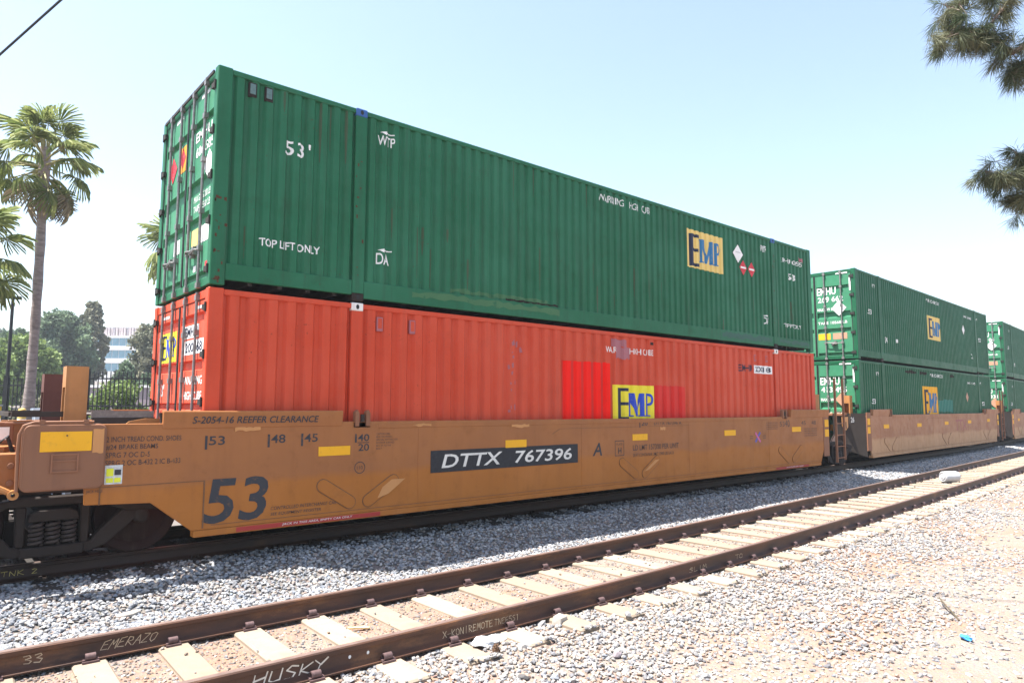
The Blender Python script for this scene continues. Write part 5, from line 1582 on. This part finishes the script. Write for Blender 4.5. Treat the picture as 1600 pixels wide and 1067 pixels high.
names_h = ['at the left edge behind the lamp post', 'behind the palm trunk', 'right of the tan post', 'brightest, left of the orange doors', 'hidden mostly by the orange container']
for k, (xx, yy, w_, h_) in enumerate(hx):
    shrub((xx, yy, gh(xx, yy)), w_, h_ + 0.5, M_leaf_lt if k != 1 else M_leaf_grey, 'green shrub behind the iron fence, ' + names_h[k], 70 + k, n=60, per=80)
fb = shrub((-1.72, 9.2, gh(-1.72, 9.2)), 1.3, 1.35, M_leaf_lt, 'shrub with pale blue-white flowers at the left edge behind the train', 90, n=40, per=60, leaf=0.05, name='flowering_shrub', group='flowering shrub')
cs = [np.array([random.uniform(-0.5, 0.5), random.uniform(-0.45, 0.2), random.uniform(0.9, 1.5)]) for _ in range(26)]
V, T = leaf_cloud(cs, [0.09] * 26, 40, 0.025, [0.5] * 26)
mesh_quads('flowers', V, T, leaf_mat('pale_flower', (0.55, 0.60, 0.74), (0.75, 0.77, 0.82), 0.2), fb)

# ------------------------------------------------------------------ fan palms
M_frond = leaf_mat('palm_frond', (0.10, 0.15, 0.035), (0.32, 0.35, 0.13), 0.45)
M_frond_dry = leaf_mat('palm_frond_dry', (0.20, 0.145, 0.075), (0.36, 0.29, 0.18), 0.25)
M_petiole = plain('palm_petiole', (0.26, 0.24, 0.10), 0.6)
def frond_mesh(seed, droop, R=0.85, nseg=24, dry=False):
    """fan leaf in local coords: petiole along +x from origin, blade folds beyond it"""
    rr = random.Random(seed)
    V, T = [], []
    L = 0.72
    for k in range(nseg):
        a = math.radians(-112 + 224 * k / (nseg - 1)) + rr.uniform(-0.03, 0.03)
        r = R * (0.82 + 0.18 * math.cos(a)) * rr.uniform(0.85, 1.05)
        da = math.radians(3.6)
        fold = 0.05 * (1 if k % 2 else -1)
        def pt(rad, ang, up):
            z = up - droop * (rad / R) ** 2 * R * (0.6 + 0.4 * abs(math.sin(ang)))
            return (L + rad * math.cos(ang), rad * math.sin(ang), z)
        tone = rr.random()
        m_ = 0.62 * r
        V.append([pt(0.04, a - da, 0), pt(m_, a - da, -fold * 0.4), pt(m_, a, fold * 0.6), pt(0.04, a, 0.01)]); T.append(tone)
        V.append([pt(0.04, a, 0.01), pt(m_, a, fold * 0.6), pt(m_, a + da, -fold * 0.4), pt(0.04, a + da, 0)]); T.append(tone)
        # split, drooping tips
        tip = rr.uniform(-0.06, 0.06)
        V.append([pt(m_, a - da, -fold * 0.4), pt(r, a - da * 0.4 + tip * 0.2, -0.10 - 0.12 * rr.random()), pt(r * 0.97, a + da * 0.1, -0.08), pt(m_, a, fold * 0.6)]); T.append(tone * 0.8 + 0.2)
        V.append([pt(m_, a, fold * 0.6), pt(r * 0.96, a + da * 0.1, -0.07), pt(r * 1.02, a + da * 0.5 + tip * 0.2, -0.10 - 0.12 * rr.random()), pt(m_, a + da, -fold * 0.4)]); T.append(tone * 0.8 + 0.2)
    return np.array(V), np.array(T)
def make_palm(base, top, label, nleaf, R, trunk_r, seed, skirt=True):
    root = empty('fan_palm', base)
    tag(root, label, 'palm tree', 'fan palms behind the train')
    b = Vector(top) - Vector(base)
    rr = random.Random(seed)
    pts, rad = [], []
    for i in range(19):
        t = i / 18
        pts.append((b.x * t + 0.05 * math.sin(3 * t), b.y * t, b.z * t - 0.5 * (1 - t)))
        rad.append(trunk_r * (1.25 - 0.45 * min(1, t * 2.5) + (0.12 if i % 2 else 0) + (0.15 if t > 0.85 else 0)))
    MB().tube(pts, rad, 14).build('trunk', M_palmbark, root, smooth=True)
    srcs = []
    for k in range(4):
        V, T = frond_mesh(seed * 10 + k, [0.15, 0.35, 0.6, 0.9][k], R)
        o = mesh_quads('frond', V, T, M_frond if k < 3 else M_frond_dry, root)
        srcs.append(o)
    pet = None
    for i in range(nleaf):
        t = i / (nleaf - 1)
        az = i * 2.39996 + rr.uniform(-0.45, 0.45)
        el = math.radians(80 - 138 * t + rr.uniform(-16, 16))
        kind = min(3, int(t * 3.3)) if t < 0.90 or not skirt else 3
        s = rr.uniform(0.85, 1.12) * (0.85 if t < 0.12 else 1)
        loc = (b.x + 0.05 * math.cos(az), b.y + 0.05 * math.sin(az), b.z - 0.75 * t)
        rot = (rr.uniform(-0.9, 0.9), -el, az)
        if i < 4:
            o = srcs[i]; o.data = srcs[kind].data if False else o.data
            o.location, o.rotation_euler, o.scale = loc, rot, (s, s, s)
        else:
            o = share('frond', srcs[kind], root, loc, rot, (s, s, s))
        if pet is None:
            pet = MB().tube([(0, 0, 0), (0.40, 0, 0.02), (0.75, 0, 0)], [0.028, 0.018, 0.012], 5).build('petiole', M_petiole, o)
        else:
            share('petiole', pet, o)
    return root
make_palm((-0.62, 11.8, gh(-0.62, 11.8)), (-0.66, 11.3, 8.5), 'tallest fan palm with slim grey trunk and full crown at left', 38, 0.54, 0.122, 1)
make_palm((-2.05, 10.6, gh(-2.05, 10.6)), (-2.0, 10.4, 5.85), 'fan palm at the left edge showing only drooping fronds', 30, 0.56, 0.17, 2)
make_palm((6.1, 25.5, gh(6.1, 25.5)), (6.1, 25.3, 9.9), 'fan palm mostly hidden behind the green container doors', 36, 1.0, 0.22, 3)

# ------------------------------------------------------------------ iron fence
M_iron = plain('black_iron', (0.018, 0.019, 0.022), 0.5)
def iron_fence(p0, p1, ztop, label, n):
    z0 = gh((p0[0] + p1[0]) / 2, (p0[1] + p1[1]) / 2)
    L = math.hypot(p1[0] - p0[0], p1[1] - p0[1]); a = math.atan2(p1[1] - p0[1], p1[0] - p0[0])
    root = empty('iron_fence', (p0[0], p0[1], 0), a)
    tag(root, label, 'fence', 'sections of the black iron fence')
    for zz in (ztop - 0.20, ztop - 0.95, z0 + 0.20):
        MB().box(0, L, -0.022, 0.022, zz - 0.02, zz + 0.02).build('rail', M_iron, root)
    src = None
    for k in range(n):
        x_ = (k + 0.5) * L / n
        if src is None:
            src = MB().box(-0.011, 0.011, -0.011, 0.011, z0 - 0.2, ztop - 0.02).add([(-0.011, -0.011, ztop - 0.02), (0.011, -0.011, ztop - 0.02), (0.011, 0.011, ztop - 0.02), (-0.011, 0.011, ztop - 0.02), (0, 0, ztop + 0.03)], [(0, 1, 4), (1, 2, 4), (2, 3, 4), (3, 0, 4)]).build('picket', M_iron, root)
            src.location = (x_, 0, 0)
        else:
            share('picket', src, root, (x_, 0, 0))
    for x_ in (0.0, L):
        MB().box(x_ - 0.035, x_ + 0.035, -0.035, 0.035, z0 - 0.4, ztop + 0.05).box(x_ - 0.045, x_ + 0.045, -0.045, 0.045, ztop + 0.05, ztop + 0.07).build('post', M_iron, root)
iron_fence((-3.2, 16.6), (-0.85, 14.57), 2.83, 'black iron fence section at the left edge beside the palm', 27)
iron_fence((-0.82, 14.545), (0.82, 13.13), 2.83, 'black iron fence section between the palm trunk and the tan post', 19)
iron_fence((0.86, 13.10), (2.5, 11.68), 3.02, 'black iron fence section just left of the orange container doors', 19)
iron_fence((2.54, 11.65), (4.2, 10.2), 3.02, 'black iron fence section hidden mostly behind the orange container', 19)

# ------------------------------------------------------------------ lamp post, low wall, small things behind the train
lz = gh(-0.43, 20.6)
lp = empty('lamp_post', (-0.35, 20.6, lz)); tag(lp, 'black lamp post with twin heads at the far left', 'lamp post')
H_ = 5.85 - lz
MB().tube([(0, 0, -0.3), (0, 0, H_)], [0.07, 0.05], 10).build('pole', M_iron, lp, smooth=True)
MB().box(-0.25, 0.25, -0.02, 0.02, H_ - 0.06, H_ - 0.02).build('cross_arm', M_iron, lp)
for s_ in (-1, 1):
    MB().prism_y([(s_ * 0.08, H_ - 0.02), (s_ * 0.26, H_ - 0.02), (s_ * 0.23, H_ + 0.05), (s_ * 0.10, H_ + 0.05)][::s_], -0.08, 0.08).build('lamp_head', M_iron, lp)
MB().lathe([(0.0, 0.12), (0.05, 0.10), (0.06, 0.0)], (0, 0, H_), 'z', 10).build('finial', M_iron, lp, smooth=True)

a0 = Vector((2.6, 26.2, 0)); a1 = Vector((6.6, 22.6, 0))
ang = math.atan2(a1.y - a0.y, a1.x - a0.x); Lw = (a1 - a0).length
zb = gh(4.5, 24.5)
lw = empty('low_wall', (a0.x, a0.y, 0), ang); tag(lw, 'low mauve wall with white coping behind the fence', 'wall')
MB().box(0, Lw, 0, 0.25, zb - 0.6, 2.86).build('wall', plain('mauve_stucco', (0.30, 0.24, 0.26), 0.9, 0, 0.15, 8), lw)
MB().box(-0.05, Lw + 0.05, -0.06, 0.31, 2.86, 2.97).build('coping', plain('white_coping', (0.75, 0.74, 0.72), 0.8, 0, 0.08, 8), lw)
# yellow bollard, white cabinet, yellow barrier behind the rear track
zz = gh(-0.9, 8.5)
bo_ = empty('bollard', (-1.02, 8.5, zz)); tag(bo_, 'ochre-yellow bollard behind the train end, left of the brown post', 'bollard')
MB().lathe([(0.0, 2.03 - zz), (0.06, 2.01 - zz), (0.075, 1.97 - zz), (0.075, -0.2)], (0, 0, 0), 'z', 14).build('shaft', plain('bollard_yellow', (0.62, 0.42, 0.12), 0.6), bo_, smooth=True)
MB().lathe([(0.078, 1.80 - zz), (0.078, 1.70 - zz)], (0, 0, 0), 'z', 14).build('band', M_white, bo_, smooth=True)
cbx = empty('utility_cabinet', (-0.45, 9.0, gh(-0.45, 9.0))); tag(cbx, 'pale blue-white utility cabinet seen between the posts behind the train', 'cabinet')
hc = 2.02 - gh(-0.45, 9.0)
M_cabw = plain('cabinet_paint', (0.62, 0.68, 0.74), 0.5, 0, 0.06, 6)
MB().box(-0.32, 0.32, -0.2, 0.2, -0.1, hc - 0.05).build('body', M_cabw, cbx, bevel=0.01)
MB().box(-0.36, 0.36, -0.24, 0.24, hc - 0.05, hc).build('roof', M_cabw, cbx, bevel=0.01)
MB().box(0.02, 0.28, -0.215, -0.201, 0.15, hc - 0.15).build('door', plain('cabinet_door', (0.35, 0.45, 0.60), 0.5), cbx)
zy = gh(-2.0, 10.0)
br_ = empty('barrier', (-1.75, 10.9, zy), 0.1); tag(br_, 'yellow-topped barrier at the left edge behind the train', 'barrier')
MB().box(-1.2, 0.55, -0.12, 0.12, 1.78 - zy, 2.06 - zy).build('board', plain('barrier_yellow', (0.55, 0.40, 0.03), 0.6), br_)
MB().box(-1.22, 0.57, -0.14, 0.14, 2.06 - zy, 2.10 - zy).build('cap', plain('barrier_grey', (0.30, 0.31, 0.32), 0.6), br_)
for x_ in (-1.0, 0.35): MB().box(x_, x_ + 0.09, -0.05, 0.05, -0.2, 1.78 - zy).build('leg', M_iron, br_)

# ------------------------------------------------------------------ office building on the hill
M_conc = plain('building_white', (0.72, 0.70, 0.69), 0.8, 0, 0.06, 0.6)
M_screen = plain('roof_screen', (0.42, 0.36, 0.36), 0.8, 0, 0.08, 0.8)
M_pane = plain('blue_glass', (0.10, 0.26, 0.36), 0.12, 0, 0.35, 0.35, 0.6)
M_panel_dk = plain('building_dark_grey', (0.30, 0.27, 0.29), 0.8)  # darker grey of the plant room and some screen panels
Bl, Br = Vector((26.0, 183.0, 0)), Vector((46.0, 165.8, 0))
ang = math.atan2(Br.y - Bl.y, Br.x - Bl.x); BL = (Br - Bl).length
ob = empty('office_building', (Bl.x, Bl.y, 0), ang)
tag(ob, 'white three-storey office building with blue glass bands on the hill', 'building')
levels = [(10.2, 12.2), (13.3, 15.3), (16.3, 18.2)]
cuts_z = [6.0, 10.2, 12.2, 13.3, 15.3, 16.3, 18.2, 18.7]
MB().box(0, BL, 0.35, 14, 4.0, 18.7).build('wall', M_conc, ob)
for za, zb_ in ((4.0, 10.2), (12.2, 13.3), (15.3, 16.3), (18.2, 18.7)):
    MB().box(-0.1, BL + 0.1, -0.1, 0.35, za, zb_).build('spandrel', M_conc, ob)
pane = None
for za, zb_ in levels:
    n = 17
    for k in range(n):
        x_ = k * BL / n
        if pane is None:
            pane = MB().box(0.06, BL / n - 0.06, 0.28, 0.34, 0.06, 1.9).build('window', M_pane, ob); pane.location = (x_, 0, za)
        else:
            share('window', pane, ob, (x_, random.uniform(-0.02, 0.02), za), (0, 0, random.uniform(-0.02, 0.02)))
for k in range(40):
    x_ = 0.3 + k * (BL - 0.6) / 40
    MB().box(x_, x_ + 0.42, 2.0 + (0.0 if k % 3 else 0.25), 2.5, 18.7, 21.0).build('screen_panel', M_screen if k % 5 else M_panel_dk, ob)
MB().box(0.3, BL - 0.3, 2.5, 12, 18.7, 20.9).build('plant_room', M_panel_dk, ob)
MB().box(-6.0, -0.5, 6, 12, 4.0, 22.0).build('stair_tower', plain('tower_grey', (0.50, 0.50, 0.55), 0.8), ob)

# ------------------------------------------------------------------ pine reaching in at the upper right
M_needle = leaf_mat('pine_needle', (0.045, 0.072, 0.034), (0.175, 0.175, 0.10), 0.3)
pt_base = Vector((7.3, -8.75, gh(7.3, -8.75)))
pn = empty('pine_tree', pt_base); tag(pn, 'pine tree with drooping needle clusters reaching in at upper right', 'tree')
trk = MB().tube([Vector((0, 0, -0.3)), Vector((0.05, 0.05, 2.5)), Vector((0.0, 0.1, 5.0)), Vector((-0.05, 0.1, 8.0))], [0.22, 0.19, 0.16, 0.10], 12)
trk.build('trunk', M_bark, pn, smooth=True)
limbs = [
    [(7.3, -8.6, 5.6), (6.5, -8.05, 6.25), (5.9, -7.55, 6.0), (5.55, -7.22, 5.68), (5.33, -7.05, 5.86), (5.12, -6.88, 5.93), (4.96, -6.74, 5.80)],
    [(5.9, -7.55, 6.0), (5.66, -7.30, 5.62), (5.55, -7.2, 5.45)],
    [(6.1, -7.75, 6.2), (5.6, -7.3, 6.35), (5.2, -6.95, 6.25), (5.02, -6.82, 6.12)],
    [(5.6, -7.3, 6.35), (5.40, -7.12, 6.05), (5.30, -7.05, 5.80)],
    [(7.25, -8.6, 4.2), (6.5, -7.95, 4.62), (6.0, -7.45, 4.52), (5.70, -7.20, 4.43), (5.50, -7.03, 4.44), (5.40, -6.95, 4.48)],
    [(6.0, -7.45, 4.52), (5.75, -7.2, 4.28), (5.68, -7.14, 4.15)],
    [(6.0, -7.45, 4.52), (5.78, -7.25, 4.62), (5.66, -7.16, 4.66)],
]
tufts = []
for li, L_ in enumerate(limbs):
    pts = [Vector(p) - pt_base for p in L_]
    # smooth the limb
    fine = []
    for i in range(len(pts) - 1):
        for k in range(6): fine.append(pts[i].lerp(pts[i + 1], k / 6) + Vector((random.uniform(-.012, .012),) * 3))
    fine.append(pts[-1])
    n = len(fine)
    MB().tube(fine, [max(0.007, (0.055 if li in (0, 4) else 0.018) * (1 - i / n)) for i in range(n)], 6).build('limb', M_bark, pn, smooth=True)
    start = int(n * (0.45 if li in (0, 4) else 0.25))
    for i in range(start, n):
        for rep in range(3):
            if random.random() < 0.80:
                o_ = Vector((random.gauss(0, 0.075), random.gauss(0, 0.075), random.gauss(-0.03, 0.07)))
                tufts.append((fine[i], fine[i] + o_))
    tufts.append((fine[-1], fine[-1]))
tw = MB()
NV, NT = [], []
for a_, c_ in tufts:
    if (a_ - c_).length > 0.02: tw.tube([a_, c_], [0.006, 0.004], 4)
    base_t = random.random()
    ddir = Vector((random.gauss(0, 0.5), random.gauss(0, 0.5), random.uniform(-0.9, 0.35))).normalized()
    for k in range(80):
        d = (ddir * 0.75 + Vector((random.gauss(0, 0.45), random.gauss(0, 0.45), random.gauss(-0.1, 0.4)))).normalized()
        ln = random.uniform(0.11, 0.20)
        p0 = c_ + ddir * random.uniform(-0.04, 0.04)
        mid = p0 + d * ln * 0.55 + Vector((0, 0, -0.006)); tip = p0 + d * ln + Vector((0, 0, -0.035))
        sdv = d.cross(Vector((random.gauss(0, 1), random.gauss(0, 1), random.gauss(0, 1)))).normalized() * 0.0024
        NV.append([p0 - sdv, mid - sdv, tip, mid + sdv]); NT.append(min(1, max(0, base_t + random.uniform(-0.25, 0.25))))
tag(tw.build('twig', M_bark, pn), kind='stuff')
mesh_quads('needles', np.array([[tuple(p) for p in q] for q in NV]), np.array(NT), M_needle, pn)

# ------------------------------------------------------------------ thin summer haze
hm = bpy.data.materials.new('haze_air'); hm.use_nodes = True
hn = hm.node_tree; hn.nodes.clear()
hv = hn.nodes.new('ShaderNodeVolumePrincipled')
hv.inputs['Color'].default_value = (0.86, 0.92, 1.0, 1)
hv.inputs['Density'].default_value = 0.0008
hv.inputs['Anisotropy'].default_value = 0.3
hout = hn.nodes.new('ShaderNodeOutputMaterial')
hn.links.new(hv.outputs[0], hout.inputs['Volume'])
hz = MB().box(-1700, 1700, -1700, 1700, -8, 26).build('haze', hm)
tag(hz, 'thin pale summer haze over the whole place', 'haze', kind='stuff')
